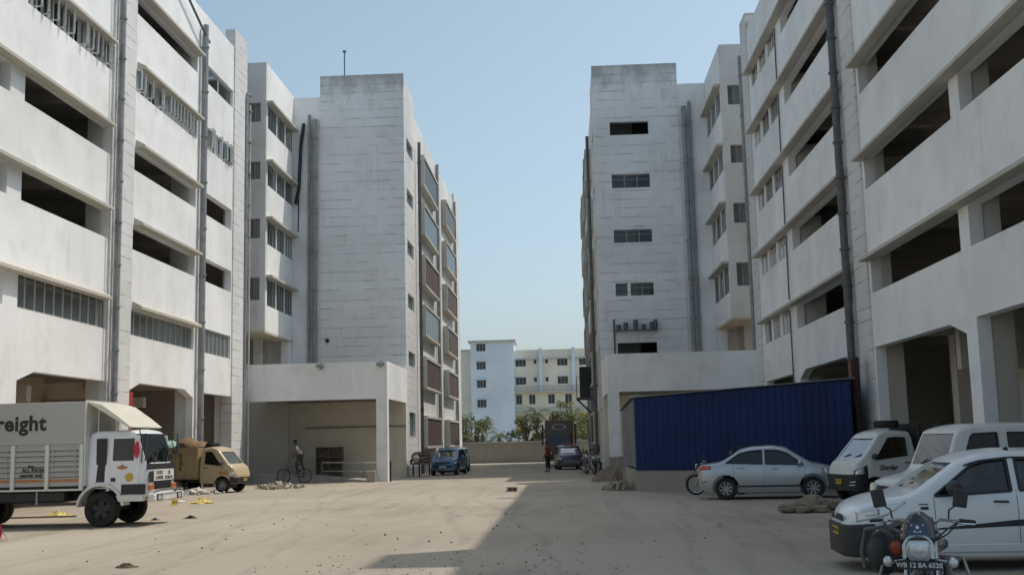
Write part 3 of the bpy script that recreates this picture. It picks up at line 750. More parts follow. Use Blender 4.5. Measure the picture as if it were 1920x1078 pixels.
# ------------------------------------------------------------------ trees
M['bark'] = plain("tree_bark", (0.13, 0.10, 0.075), 0.9, var=0.3, scale=8, bmp=.4)
def leaf_mat(name, c1, c2):
    m, n, b, o = new_mat(name)
    gi = nd(n, 'ShaderNodeNewGeometry'); co = objco(n)
    f = noise(n, co, 1.3, 2)
    f2 = mth(n, 'ADD', mth(n, 'MULTIPLY', gi.outputs['Random Per Island'], 0.6), mth(n, 'MULTIPLY', f, 0.5))
    c = mixc(n, f2, c1, c2); n.links.new(c, b.inputs['Base Color']); b.inputs['Roughness'].default_value = 0.6
    tl = nd(n, 'ShaderNodeBsdfTranslucent'); n.links.new(c, tl.inputs[0])
    mx = nd(n, 'ShaderNodeMixShader'); mx.inputs[0].default_value = .3
    n.links.new(b.outputs[0], mx.inputs[1]); n.links.new(tl.outputs[0], mx.inputs[2]); n.links.new(mx.outputs[0], o.inputs[0])
    return m
M['leaf_grey'] = leaf_mat("dusty_green_leaves", (0.07, 0.09, 0.045), (0.22, 0.25, 0.15))
M['leaf_dark'] = leaf_mat("dark_green_leaves", (0.035, 0.05, 0.02), (0.10, 0.125, 0.05))
M['leaf_yellow'] = leaf_mat("yellow_green_leaves", (0.08, 0.10, 0.03), (0.21, 0.22, 0.07))
M['palm'] = leaf_mat("palm_fronds", (0.06, 0.085, 0.03), (0.18, 0.21, 0.09))
def tree(loc, h, r, mat, label, seed, n=1500, trunk_h=None, squash=.8, leaf=.28):
    rd = random.Random(seed); root = thing('leafy_tree', label, 'tree', loc)
    th = trunk_h or h*.4; tk = MB()
    tk.tube([(0,0,0), (.05,0,th*.5), (rd.uniform(-.1,.1),0,th), (rd.uniform(-.3,.3), rd.uniform(-.3,.3), h*.75)], [.16, .13, .1, .04], 8)
    clumps = []
    for i in range(11):
        a = rd.uniform(0, 2*PI); rr = r*rd.uniform(.25, .85); z = rd.uniform(th*.85, h*.95)
        p = Vector((math.cos(a)*rr, math.sin(a)*rr, z)); clumps.append((p, rd.uniform(.25, .5)*r))
        tk.tube([(0,0,th*rd.uniform(.6, 1)), tuple(p*.5 + Vector((0,0,z*.45))), tuple(p)], [.06, .04, .015], 5)
    tk.build('trunk', 'bark', root, smooth=True)
    cn = MB()
    for i in range(n):
        c, cr_ = rd.choice(clumps)
        d = Vector((rd.gauss(0,1), rd.gauss(0,1), rd.gauss(0,1))).normalized() * cr_ * rd.random()**.4
        p = c + Vector((d.x, d.y, d.z*squash)); s_ = leaf*rd.uniform(.5, 1.2)
        u = Vector((rd.gauss(0,1), rd.gauss(0,1), rd.gauss(0,.6))).normalized(); v = u.orthogonal().normalized()
        v = (Matrix.Rotation(rd.uniform(0, PI), 3, u) @ v)
        cn.add([p - u*s_*.5, p + v*s_*.22, p + u*s_*.5, p - v*s_*.22], [(0,1,2,3)])
    cn.build('crown', mat, root)
    return root
def palm(loc, h, seed, label, lean=(0,0), nf=15, L=1.7):
    rd = random.Random(seed); root = thing('palm_tree', label, 'tree', loc)
    tk = MB(); top = Vector((lean[0], lean[1], h))
    tk.tube([(0,0,0), tuple(top*.5 + Vector((-lean[0]*.15,0,0))), tuple(top)], [.14, .11, .09], 8); tk.build('trunk', 'bark', root, smooth=True)
    cn = MB()
    for i in range(nf):
        a = 2*PI*i/nf + rd.uniform(-.2,.2); el = rd.uniform(-.1, 1.1); l = L*rd.uniform(.8, 1.15)
        pts = []; p = top.copy(); d = Vector((math.cos(a)*math.cos(el), math.sin(a)*math.cos(el), math.sin(el)))
        for k in range(9):
            pts.append(p.copy()); p = p + d*l/8; d = (d + Vector((0,0,-.19))).normalized()
        cn.tube([tuple(v) for v in pts], [.02]*8+[.006], 3)
        for k in range(1, 9):
            t = (pts[k]-pts[k-1]).normalized(); sd = t.cross(Vector((0,0,1))).normalized()
            for q_ in (0, .5):
                b = pts[k-1].lerp(pts[k], q_)
                for sg in (-1, 1):
                    ll = .42*math.sin(PI*(k-.3+q_*.9)/9.6)+.06
                    e = b + (sd*sg*.8 + t*.5 + Vector((0,0,-.35)))*ll
                    cn.add([b, b + t*.05, e], [(0,1,2)])
    cn.build('crown', 'palm', root)
    return root
tree((-11.2, 101, 0), 5.6, 2.0, 'leaf_grey', 'dusty green tree at the left end of the far wall beside the lit facade', 1, 1500)
tree((-9.3, 104, 0), 4.6, 1.6, 'leaf_grey', 'pale bushy tree in front of the blue tower, with open branches', 2, 700, leaf=.35)
palm((-7.4, 101, 0), 2.9, 3, 'palm with drooping fronds in front of the pale blue tower')
palm((-6.0, 102, 0), 2.3, 4, 'smaller palm at the right foot of the pale blue tower', L=1.3)
palm((-8.9, 99.5, 0), 2.2, 14, 'short palm close behind the low wall, leftmost of the palms', L=1.4)
tree((-3.6, 103, 0), 4.0, 1.6, 'leaf_dark', 'dark green tree behind the low wall, left of the tarpaulin lorry', 5, 1400)
palm((-2.6, 104, 0), 4.2, 6, 'tall palm with a dark shaggy crown behind the tarpaulin lorry', nf=22, L=1.7)
tree((.6, 106, 0), 5.4, 2.1, 'leaf_yellow', 'yellow green tree above the tarpaulin lorry', 7, 1500, trunk_h=3.2)
tree((2.6, 101, 0), 3.2, 1.6, 'leaf_dark', 'low dark bush at the right end of the far wall', 8, 1100, trunk_h=.8)
tree((-5.0, 100.2, 0), 2.7, 1.0, 'leaf_dark', 'low brownish shrub just behind the middle of the low wall', 9, 700, trunk_h=.7)
tree((-8.3, 103, 0), 4.2, 1.7, 'leaf_grey', 'dusty bushy tree between the palms in front of the blue tower', 21, 1500, trunk_h=1.0)
tree((-1.4, 101.5, 0), 4.3, 1.8, 'leaf_dark', 'dense dark tree right behind the tarpaulin lorry', 22, 1700, trunk_h=1.0)
tree((1.9, 104, 0), 4.6, 1.9, 'leaf_yellow', 'yellow green tree at the right, below the yellow board', 23, 1500, trunk_h=1.4)
tree((-12.6, 99.5, 0), 3.4, 1.5, 'leaf_grey', 'low dusty bush at the far left end of the low wall', 24, 1200, trunk_h=.8)
# yellow signboards seen over the wall
M['yellow'] = plain("faded_yellow_board", (0.50, 0.36, 0.06), 0.6)
for (x, z, wd, hh, lb) in ((2.05, 3.75, 1.3, 1.15, 'faded yellow board at the right, above the low bush'), (-4.3, 3.3, .75, 1.5, 'narrow faded yellow board beside the foot of the blue tower')):
    t = thing('board', lb, 'board', (x, 110, 0)); q = MB(); q.box(-wd/2, wd/2, -.05, 0, z-hh/2, z+hh/2); q.build('panel', 'yellow', t)
    q = MB(); q.box(-wd/2+.1, -wd/2+.2, .003, .08, 0, z); q.box(wd/2-.2, wd/2-.1, .003, .08, 0, z); q.build('post', 'pipe_dark', t)

# ------------------------------------------------------------------ blue shed
def metal_sheet(name, col, col2, pitch=.22):
    m, n, b, o = new_mat(name); co = objco(n)
    f = noise(n, co, .7, 4); st = noise(n, co, 1.0, 4, .6, (3, 3, .3))
    c = mixc(n, ramp(n, f, .3, .7), col, col2)
    c = mixc(n, mth(n, 'MULTIPLY', ramp(n, st, .55, .8), .12), c, (.10, .10, .10))
    n.links.new(c, b.inputs['Base Color']); b.inputs['Roughness'].default_value = .6; b.inputs['Specular IOR Level'].default_value = .25
    return m
M['blue_sheet'] = metal_sheet("blue_profiled_sheet", (0.003, 0.017, 0.075), (0.005, 0.024, 0.105))
M['grey_sheet'] = metal_sheet("grey_profiled_sheet", (0.13, 0.145, 0.17), (0.20, 0.21, 0.23))
SH = [(2.42, 39.7), (8.75, 34.9), (9.35, 42.5), (2.3, 45.2)]
shed = thing('blue_shed', 'low lean-to shed of dark blue corrugated sheet on a rough plinth, behind the silver car', 'shed', (5.8, 40, 0))
so_ = Vector((5.8, 40, 0))
def sheet_wall(p, q_, z0, za, zb, mat, name, off=0, pitch=.25):
    p, q_ = Vector((*p, 0)), Vector((*q_, 0)); d = q_ - p; L = d.length; d.normalize(); nrm = Vector((d.y, -d.x, 0))
    mb = MB(); prof = []; x = 0
    while x < L:
        for dx, h in ((0, 0), (.05*pitch/.25, .022), (.13*pitch/.25, .022), (.18*pitch/.25, 0)):
            if x + dx < L: prof.append((x+dx, h))
        x += pitch
    prof.append((L, 0)); vs = []
    for (x, h) in prof:
        b = p + d*x + nrm*(h+off) - so_; z1 = za + (zb-za)*x/L
        vs += [b + Vector((0,0,z0)), b + Vector((0,0,z1))]
    mb.add(vs, [(2*i, 2*i+2, 2*i+3, 2*i+1) for i in range(len(prof)-1)])
    o_ = mb.build(name, mat, shed); sd_ = o_.modifiers.new('solid', 'SOLIDIFY'); sd_.thickness = .01; return o_
sheet_wall(SH[0], SH[1], .70, 3.18, 3.42, 'blue_sheet', 'front_sheet')
sheet_wall(SH[3], SH[0], .8, 2.9, 3.16, 'grey_sheet', 'side_sheet')
sheet_wall(SH[1], SH[2], .8, 3.42, 3.0, 'blue_sheet', 'side_sheet')
sheet_wall(SH[2], SH[3], .8, 3.0, 2.9, 'blue_sheet', 'back_sheet')
def polywall(pts, z0, z1, th, mat, name, grow=0):
    mb = MB()
    for i in range(4):
        p, q_ = Vector((*pts[i], 0)), Vector((*pts[(i+1) % 4], 0)); d = (q_-p).normalized(); nrm = Vector((d.y, -d.x, 0))
        a = p + nrm*grow - so_; b = q_ + nrm*grow - so_; c = b - nrm*th; e = a - nrm*th
        mb.add([(*v.xy, z) for z in (z0, z1) for v in (a, b, c, e)], [(0,3,2,1),(4,5,6,7),(0,1,5,4),(1,2,6,5),(2,3,7,6),(3,0,4,7)])
    return mb.build(name, mat, shed)
polywall(SH, 0, .73, .25, 'concrete', 'plinth', -.01)
q = MB(); hz = [3.21, 3.45, 3.03, 2.93]
pts = [Vector((x, y, z)) - so_ for (x, y), z in zip(SH, hz)]
cen = sum(pts, Vector())/4; pts = [cen + (p - cen)*1.035 for p in pts]
q.add([tuple(p) for p in pts] + [tuple(p + Vector((0,0,.03))) for p in pts], [(0,3,2,1),(4,5,6,7),(0,1,5,4),(1,2,6,5),(2,3,7,6),(3,0,4,7)])
q.build('roof', 'grey_sheet', shed)
q = MB(); q.cyl((-3.55, -.2, 3.22), (-3.1, -.25, 3.28), .05, 8); q.build('roof_stone', 'concrete', shed)
# red painted panels by the loading bays
M['dull_red'] = plain('dull_red', (.16, .035, .02), .6, var=.3)
M['red'] = plain("red_panel_paint", (0.34, 0.035, 0.03), 0.5, var=.3, scale=3)
M['redbrown'] = plain("rusty_red_paint", (0.045, 0.018, 0.015), 0.6, var=.35, scale=3)
t = thing('red_panel', 'tall rusty red steel panel standing between the blue shed and the grey pipe', 'panel', (8.95, 35.2, 0))
q = MB(); q.box(-.02, .20, 0, .4, 0, 4.15); q.build('panel_sheet', 'redbrown', t, bevel=.06)
q = MB(); q.box(-.05, -.025, .05, .35, 2.6, 4.0); q.build('strip', 'dull_red', t)
t = thing('red_panel', 'bright red rounded panel at the left edge of the loading bay, above the truck cab', 'panel', (-16.3, 40.9, 0))
q = MB(); q.box(-.1, .25, -.2, .5, 0, 4.0); q.build('panel_sheet', 'red', t, bevel=.12)
# black generator box on a bracket, right far building
t = thing('generator_box', 'black box on an angled bracket fixed high on the far end of the right building', 'machine', (1.6, 75.5, 0))
q = MB(); q.box(-.55, .15, -.8, .8, 4.6, 6.6); q.build('box_body', 'black', t, bevel=.03)
q = MB(); q.box(-.8, .5, -.9, .9, 4.45, 4.58); q.tube([(-.75, 0, 4.5), (.45, 0, 3.3)], .05); q.tube([(-.75, .8, 4.5), (.45, .8, 3.3)], .05); q.tube([(-.78, -.85, 4.5), (-.78, -.85, 5.9), (-.3, -.85, 6.1)], .025); q.build('bracket', 'pipe_dark', t)
# ================================================================== VEHICLES
def car_paint(name, col, metal=0.0, dirt=.25, rough=.28):
    m, n, b, o = new_mat(name); co = objco(n)
    f = noise(n, co, 2.2, 5); sep = n.nodes.new('ShaderNodeSeparateXYZ'); n.links.new(co, sep.inputs[0])
    low = mth(n, 'SUBTRACT', 1.0, ramp(n, sep.outputs[2], 0.15, 0.75))
    df = mth(n, 'ADD', mth(n, 'MULTIPLY', low, .5 * dirt * 2), mth(n, 'MULTIPLY', ramp(n, f, .45, .8), dirt * .6))
    c = mixc(n, df, col, (.30, .26, .20)); n.links.new(c, b.inputs['Base Color'])
    b.inputs['Metallic'].default_value = metal
    rr = mth(n, 'ADD', rough, mth(n, 'MULTIPLY', df, .5), True); n.links.new(rr, b.inputs['Roughness'])
    b.inputs['Coat Weight'].default_value = .5; b.inputs['Coat Roughness'].default_value = .08
    return m
M['paint_silver'] = car_paint("silver_car_paint", (.42, .45, .48), .55, .2, .3)
M['paint_white'] = car_paint("white_car_paint", (.74, .76, .78), 0, .12, .3)
M['paint_dirtywhite'] = car_paint("dirty_white_paint", (.66, .66, .63), 0, .35, .45)
M['paint_blue'] = car_paint("blue_car_paint", (.055, .14, .24), .4, .3, .3)
M['paint_dark'] = car_paint("dark_blue_paint", (.015, .025, .05), .2, .25, .3)
M['paint_tan'] = car_paint("tan_truck_paint", (.44, .36, .22), 0, .5, .55)
M["bed_brown"] = wall_mat("worn_brown_bed_boards", (.36, .28, .16), 1.0, grime=(.08, .055, .035))
M['paint_red'] = car_paint("dark_red_truck_paint", (.075, .012, .014), 0, .3, .5)
M['box_grey'] = car_paint("grey_cargo_box_paint", (.40, .40, .385), 0, .25, .6)
M['plastic'] = plain("black_plastic", (.025, .026, .028), .55, var=.3)
M['rubber'] = plain("tyre_rubber", (.022, .021, .021), .85, var=.4, scale=9)
M['steel'] = plain("steel_rim", (.32, .33, .34), .4, .6, var=.3)
M['chrome'] = plain("chrome", (.42, .43, .44), .2, 1.0, var=.1)
M['lamp'] = plain("clear_lamp", (.60, .62, .62), .12, .3, coat=1)
M['lampred'] = plain("red_lamp", (.45, .02, .02), .15, coat=1)
M['lamporange'] = plain("orange_lamp", (.55, .14, .03), .2, coat=1)
M['plate'] = plain("yellow_plate", (.55, .38, .06), .5)
M['plate_white'] = plain("white_plate", (.65, .65, .62), .5)
M['seat'] = plain("grey_seat_fabric", (.10, .095, .09), .9)
M['redcloth'] = plain("red_cloth", (.55, .04, .07), .8)
M['seam'] = plain("panel_gap", (.015, .015, .015), .8)
M['orange_stripe'] = plain("orange_stripe", (.48, .20, .07), .6)
M['tanmark'] = plain("brown_painted_mark", (.14, .07, .035), .7)

def interp(pts, x):
    if x <= pts[0][0]: return pts[0][1]
    for (a, b), (c, d) in zip(pts, pts[1:]):
        if x <= c:
            t = (x-a)/(c-a) if c > a else 1
            return b + (d-b)*t
    return pts[-1][1]
def smooth_pts(pts, k=3, h=.06):
    """round the corners of a polyline y(x) by averaging"""
    return pts
class Shape:
    def __init__(s, top, bot, W, belt, tumble=.32, r=.07, crown=.03, bulge=.05, sm=.05):
        s.top, s.bot, s.Wp, s.belt, s.tumble, s.r, s.crown, s.bulge, s.sm = top, bot, W, belt, tumble, r, crown, bulge, sm
    def avg(s, pts, x):
        h = s.sm; x0, x1 = pts[0][0], pts[-1][0]
        return sum(interp(pts, min(max(x + d*h, x0), x1)) * w_ for d, w_ in ((-1, .2), (-.5, .2), (0, .2), (.5, .2), (1, .2)))
    def zt(s, x): return s.avg(s.top, x)
    def zb(s, x): return s.avg(s.bot, x)
    def W(s, x): return interp(s.Wp, x)
    def y(s, x, z, off=0):
        zt, zb, W = s.zt(x), s.zb(x), s.W(x); bl = interp(s.belt, x)
        zz = min(z, bl); t = (zz - zb)/max(bl - zb, .05)
        y = W*(1 - s.bulge*max(0, 1 - t/.45)**2 - .035*max(0, (t-.55)/.45)**2)
        if z > bl: y -= s.tumble*(z - bl)
        r = s.r
        if z > zt - r: q = min(1, (z - (zt - r))/r); y -= r*(1 - math.sqrt(max(0, 1 - q*q)))
        return max(y, .02) + off
    def section(s, x, off=0, zlo=None, zhi=None):
        zt, zb = s.zt(x), s.zb(x); bl = interp(s.belt, x); r = s.r
        if zhi is not None: zt = min(zt, zhi)
        if zlo is not None: zb = max(zb, zlo)
        zm = min(bl, zt - r)
        zs = [zb + (zm-zb)*i/9 for i in range(10)]
        zs += [zm + (zt-r-zm)*i/6 for i in range(1, 7)]
        zs += [zt - r + r*math.sin(PI/2*i/5) for i in range(1, 6)]
        side = []
        rz = s.zt(x)
        for z in zs:
            y = s.y(x, z if zt == rz else z, off)
            side.append((y, z + (off if z > zb + .02 else -off)))
        yt = side[-1][0]
        tp = [(yt*(1 - i/6), side[-1][1] + s.crown*(1 - (1 - i/6)**2)) for i in range(1, 7)]
        half = side + tp
        ring = [(0, zb - off)] + half + [(-y, z) for y, z in reversed(half[:-1])]
        return ring
def loft(sh, xs, off=0, zlo=None, zhi=None):
    mb = MB(); rings = [sh.section(x, off, zlo, zhi) for x in xs]; n = len(rings[0])
    vs = [(x, y, z) for x, rg in zip(xs, rings) for y, z in rg]
    fs = []
    for i in range(len(xs)-1):
        for k in range(n): fs.append((i*n+k, (i+1)*n+k, (i+1)*n+(k+1) % n, i*n+(k+1) % n))
    fs += [tuple(range(n)), tuple(reversed(range((len(xs)-1)*n, len(xs)*n)))]
    mb.add(vs, fs); return mb
def xrange_(a, b, step=.05): 
    n = max(2, int((b-a)/step)); return [a + (b-a)*i/n for i in range(n+1)]
def carve(o, cutters, solver='EXACT'):
    for c in cutters:
        m = o.modifiers.new('cut', 'BOOLEAN'); m.operation = 'DIFFERENCE'; m.object = c; m.solver = solver
    dg = bpy.context.evaluated_depsgraph_get(); dg.update()
    me = bpy.data.meshes.new_from_object(o.evaluated_get(dg)); o.modifiers.clear(); old = o.data; o.data = me; me.name = o.name
    for p in me.polygons: p.use_smooth = True
    me.set_sharp_from_angle(angle=math.radians(32))
    for c in cutters: bpy.data.objects.remove(c, do_unlink=True)
def side_patch(sh, xs, zlo, zhi, sgn, off, nz=6):
    """curved patch on the flank between z=zlo(x) and z=zhi(x)"""
    mb = MB(); vs = []; n = nz + 1
    for x in xs:
        a, b = zlo(x), zhi(x)
        for k in range(n):
            z = a + (b-a)*k/nz; vs.append((x, sgn*sh.y(x, z, off), z))
    mb.add(vs, [(i*n+k, (i+1)*n+k, (i+1)*n+k+1, i*n+k+1) for i in range(len(xs)-1) for k in range(nz)]); return mb
def poly_bounds(poly):
    """poly as (lower polyline, upper polyline)"""
    lo, hi = poly
    return (lambda x: interp(lo, x)), (lambda x: interp(hi, x)), max(lo[0][0], hi[0][0]), min(lo[-1][0], hi[-1][0])
def solid_patch(name, mat, parent, sh, lo, hi, sgn, off, th=.004, step=.06, **k):
    xs = xrange_(max(lo[0][0], hi[0][0]), min(lo[-1][0], hi[-1][0]), step)
    mb = side_patch(sh, xs, lambda x: interp(lo, x), lambda x: interp(hi, x), sgn, off)
    o = mb.build(name, mat, parent, smooth=True, **k)
    if th: s_ = o.modifiers.new('t', 'SOLIDIFY'); s_.thickness = th; s_.offset = 0
    return o
def tyre_wheel(parent, x, y, r, w_, side, rim_r=None, spokes=5, rimmat='steel', cover=False, name='wheel'):
    rim_r = rim_r or r*.62
    mb = MB(); h = w_/2
    mb.lathe([(rim_r, -h*.8), (rim_r*1.06, -h), (r*.93, -h), (r*.985, -h*.75), (r, -h*.3), (r, h*.3), (r*.985, h*.75), (r*.93, h), (rim_r*1.06, h), (rim_r, h*.8)], (0, 0, 0), 'y', 36, True)
    t = mb.build(name, 'rubber', parent, smooth=True); t.location = (x, y, r)
    q = MB(); s = side
    q.lathe([(rim_r*1.01, h*.8*s), (rim_r*.93, h*.86*s), (rim_r*.90, h*.55*s)], (0,0,0), 'y', 36)
    q.lathe([(0.0, h*.70*s), (rim_r*.17, h*.70*s), (rim_r*.2, h*.5*s)], (0,0,0), 'y', 20)
    for i in range(spokes):
        a = 2*PI*i/spokes + .3
        for da in ((-.11, .11) if not cover else (-.2, .2)):
            c, d = math.cos(a+da), math.sin(a+da); p = Vector((c, 0, d)); tq = Vector((-d, 0, c))
            p0 = p*rim_r*.12; p1 = p*rim_r*.92; ww = rim_r*(.07 if not cover else .16)
            vs = []
            for pp, wv, yy in ((p0, ww, .62), (p1, ww*1.1, .72)):
                for sg in (-1, 1):
                    for dy in (0, -.12): vs.append(pp + tq*wv*sg + Vector((0, s*h*(yy+dy), 0)))
            q.add(vs, [(0,2,6,4),(1,5,7,3),(0,4,5,1),(2,3,7,6),(0,1,3,2),(4,6,7,5)])
    q.build('rim', rimmat, t, smooth=True)
    q = MB(); q.cyl((0, s*h*.25, 0), (0, s*h*.32, 0), rim_r*.99, 28); q.build('dark_backing_disc', 'seam', t)  # near-black backing disc added for the dark between the spokes
    return t
CROOT = [None]
def cutter(mb):
    return mb.build('cutter', 'seam', CROOT[0])
def make_car(name, label, cat, loc, heading, P, group=None):
    """P: dict of proportions; local +x forward, +y left"""
    root = thing(name, label, cat, (*loc, 0), heading, group)
    CROOT[0] = root; sh = Shape(**P['shape']); x0, x1 = P['x0'], P['x1']; paint = P['paint']
    xs = sorted(set([x0, x0+.012, x0+.03, x0+.06, x1-.06, x1-.03, x1-.012, x1] + xrange_(x0+.1, x1-.1, .05)))
    body = loft(sh, xs).build('body', paint, root, smooth=True)
    cuts = []
    R = P['wr']; HW = P['hw']
    for wx in P['wheels']:
        for sg in (-1, 1):
            q = MB(); q.cyl((wx, sg*(HW+.1), R+.02), (wx, sg*(HW-.32), R+.02), R+P.get('arch', .065), 40); cuts.append(cutter(q))
    # cabin cavity
    cx = P['cab']  # (xa, xb)
    cv = Shape(**P['shape']); cv.tumble = sh.tumble
    cvx = xrange_(cx[0], cx[1], .08); m = MB(); n = None; vs = []
    rings = []
    for x in cvx:
        zt = sh.zt(x) - .06; zl = P['floor']; pts = []
        zs = [zl + (zt - zl)*i/8 for i in range(9)]
        half = [(max(sh.y(x, z) - .07, .05), z) for z in zs]; half[-1] = (half[-1][0]-.04, half[-1][1])
        rings.append([(x, y, z) for y, z in half] + [(x, -y, z) for y, z in reversed(half)])
    n = len(rings[0]); vs = [v for r_ in rings for v in r_]
    m.add(vs, [(i*n+k, (i+1)*n+k, (i+1)*n+(k+1) % n, i*n+(k+1) % n) for i in range(len(rings)-1) for k in range(n)] + [tuple(range(n)), tuple(reversed(range((len(rings)-1)*n, len(rings)*n)))])
    cuts.append(cutter(m))
    for (lo, hi) in P['side_windows']:
        poly = [(x, z) for x, z in lo] + [(x, z) for x, z in reversed(hi)]
        q = MB(); q.prism(poly, lambda u, v, w_: (u, w_, v), -1.4, 1.4); cuts.append(cutter(q))
    ws = P['windshield']   # (x_base, x_top, half_base, half_top, zb, zt)
    q = MB(); q.prism([(-ws[2], ws[4]), (ws[2], ws[4]), (ws[3], ws[5]), (-ws[3], ws[5])], lambda u, v, w_: (w_, u, v), cx[1]-.45 if ws[0] > 0 else 0, ws[0]+.6); cuts.append(cutter(q))
    if 'rear' in P:
        rw = P['rear']; q = MB(); q.prism([(-rw[2], rw[4]), (rw[2], rw[4]), (rw[3], rw[5]), (-rw[3], rw[5])], lambda u, v, w_: (w_, u, v), cx[0]+.4, rw[0]-.6); cuts.append(cutter(q))
    carve(body, cuts)
    # glass
    for (lo, hi) in P['side_windows']:
        for sg in (-1, 1):
            e = .012
            lo2 = [(lo[0][0], lo[0][1]-e)] + [(x, z-e) for x, z in lo[1:]]; hi2 = [(x, z+e) for x, z in hi]
            g_ = solid_patch('side_window', P.get('sglass', 'cglass'), root, sh, lo2, hi2, sg, -.022, th=0)
            q = MB()
            pl = [(x, z) for x, z in lo] + [(x, z) for x, z in reversed(hi)]
            for (a, b) in zip(pl, pl[1:]+pl[:1]):
                pa = [(a[0]+(b[0]-a[0])*t/4, a[1]+(b[1]-a[1])*t/4) for t in range(5)]
                q.tube([(x, sg*sh.y(x, z, .002), z) for x, z in pa], P.get('seal', .011), 5)
            q.build('seal', 'plastic', g_)
    def shield(name, w_, front):
        mb = MB(); vs = []; nn = 9; X = []
        xb, xt = w_[0], w_[1]
        for i in range(nn):
            z = w_[4]-.02 + (w_[5]+.02-(w_[4]-.02))*i/(nn-1)
            # find x on the profile where zt(x)=z+inset
            lo_, hi_ = (xt-.35, xb+.35) if front else (xb-.35, xt+.35)
            a, b = lo_, hi_
            for _ in range(30):
                mm = (a+b)/2; up = sh.zt(mm) - .02 > z
                if front: a, b = (mm, b) if up else (a, mm)
                else: a, b = (a, mm) if up else (mm, b)
            x = (a+b)/2; hw = w_[2] + (w_[3]-w_[2])*i/(nn-1) + .03
            for k in range(9):
                u = -1 + 2*k/8; vs.append((x - (.05*u*u if front else -.05*u*u)*.0, u*hw, z))
        mb.add(vs, [(i*9+k, i*9+k+1, (i+1)*9+k+1, (i+1)*9+k) for i in range(nn-1) for k in range(8)])
        return mb.build(name, P.get('wglass', 'shield_glass'), root, smooth=True)
    wsg = shield('windshield', ws, True)
    if 'rear' in P: shield('rear_window', P['rear'], False)
    for dy in (-.35, .25):
        q = MB(); q.tube([(ws[0]-.02, dy, ws[4]+.0), ((ws[0]*.8+ws[1]*.2)+.02, dy+.3, ws[4]*.85+ws[5]*.15+.02)], .012, 5); q.build('wiper', 'plastic', wsg)
    # seats, dashboard, wheel
    for sx in P['seats']:
        for sg in (-1, 1):
            q = MB(); c = sg*HW*.44
            q.box(sx-.25, sx+.25, c-.23, c+.23, P['floor']+.1, P['floor']+.32); q.box(sx-.33, sx-.2, c-.23, c+.23, P['floor']+.3, P['floor']+.85)
            q.box(sx-.34, sx-.24, c-.12, c+.12, P['floor']+.86, P['floor']+1.02); q.build('seat', 'seat', root, bevel=.04)
    q = MB(); q.box(cx[1]-.35, cx[1]-.02, -HW*.85, HW*.85, P['floor']+.2, ws[4]-.06); q.build('dashboard', 'plastic', root, bevel=.03)
    q = MB(); q.lathe([(.17, -.012), (.185, 0), (.17, .012), (.155, 0)], (0,0,0), 'x', 20, True); st = q.build('steering_wheel', 'plastic', root, smooth=True)
    st.location = (cx[1]-.5, -HW*.44, ws[4]-.02); st.rotation_euler = (0, .5, 0)
    # wheels
    for wx in P['wheels']:
        for sg in (-1, 1): tyre_wheel(root, wx, sg*(HW-.115), R, .19, sg, spokes=P.get('spokes', 7), rimmat=P.get('rim', 'steel'), cover=P.get('cover', False))
    q = MB(); q.box(P['wheels'][0]-.1, P['wheels'][1]+.1, -HW+.33, HW-.33, .17, .35); q.build('underbody', 'plastic', root)
    # seams
    for sx, za, zb_ in P.get('seams', []):
        for sg in (-1, 1):
            q = MB(); q.tube([(sx + (.0 if z < P.get('bend', 9) else 0), sg*sh.y(sx, z, -.0015), z) for z in [za+(zb_-za)*i/10 for i in range(11)]], .005, 4); q.build('door_seam', 'seam', root)
    for hx, hz_ in P.get('handles', []):
        for sg in (-1, 1):
            q = MB(); yb = sh.y(hx, hz_); q.tube([(hx-.09, sg*(yb-.01), hz_), (hx-.08, sg*(yb+.03), hz_), (hx+.07, sg*(yb+.03), hz_+.005), (hx+.09, sg*(yb-.01), hz_)], .014, 6)
            q.build('door_handle', P.get('handle_mat', paint), root, smooth=True)
    mx, mz = P['mirror']
    for sg in (-1, 1):
        yb = sh.y(mx, mz-.1); q = MB(); k_ = P.get('mirror_k', 1); q.ell((mx, sg*(yb+.13*k_), mz), (.07*k_, .12*k_, .075*k_), 14, 10); q.box(mx-.02, mx+.02, *sorted((sg*(yb-.02), sg*(yb+.08))), mz-.06, mz-.02)
        q.build('side_mirror', P.get('mirror_mat', paint), root, smooth=True)
    return root, sh

def plate(parent, x, y, z, txt, w_=.42, h=.1, mat='plate', face='+x', tilt=0):
    q = MB(); q.box(-.008, 0, -w_/2, w_/2, -h/2, h/2); p = q.build('number_plate', mat, parent); p.location = (x, y, z)
    s = 1 if face == '+x' else -1
    mtx = Matrix(((0,0,s,.002*s),(s,0,0,0),(0,1,0,0),(0,0,0,1)))
    text_mesh(txt, h*.78, 'plate_text', 'black', p, mtx, .001)
    return p

M['shield_glass'] = glass_mat('windscreen_glass', (0.13, 0.17, 0.19), 0.10, 0.03, 0.1, 2.2)
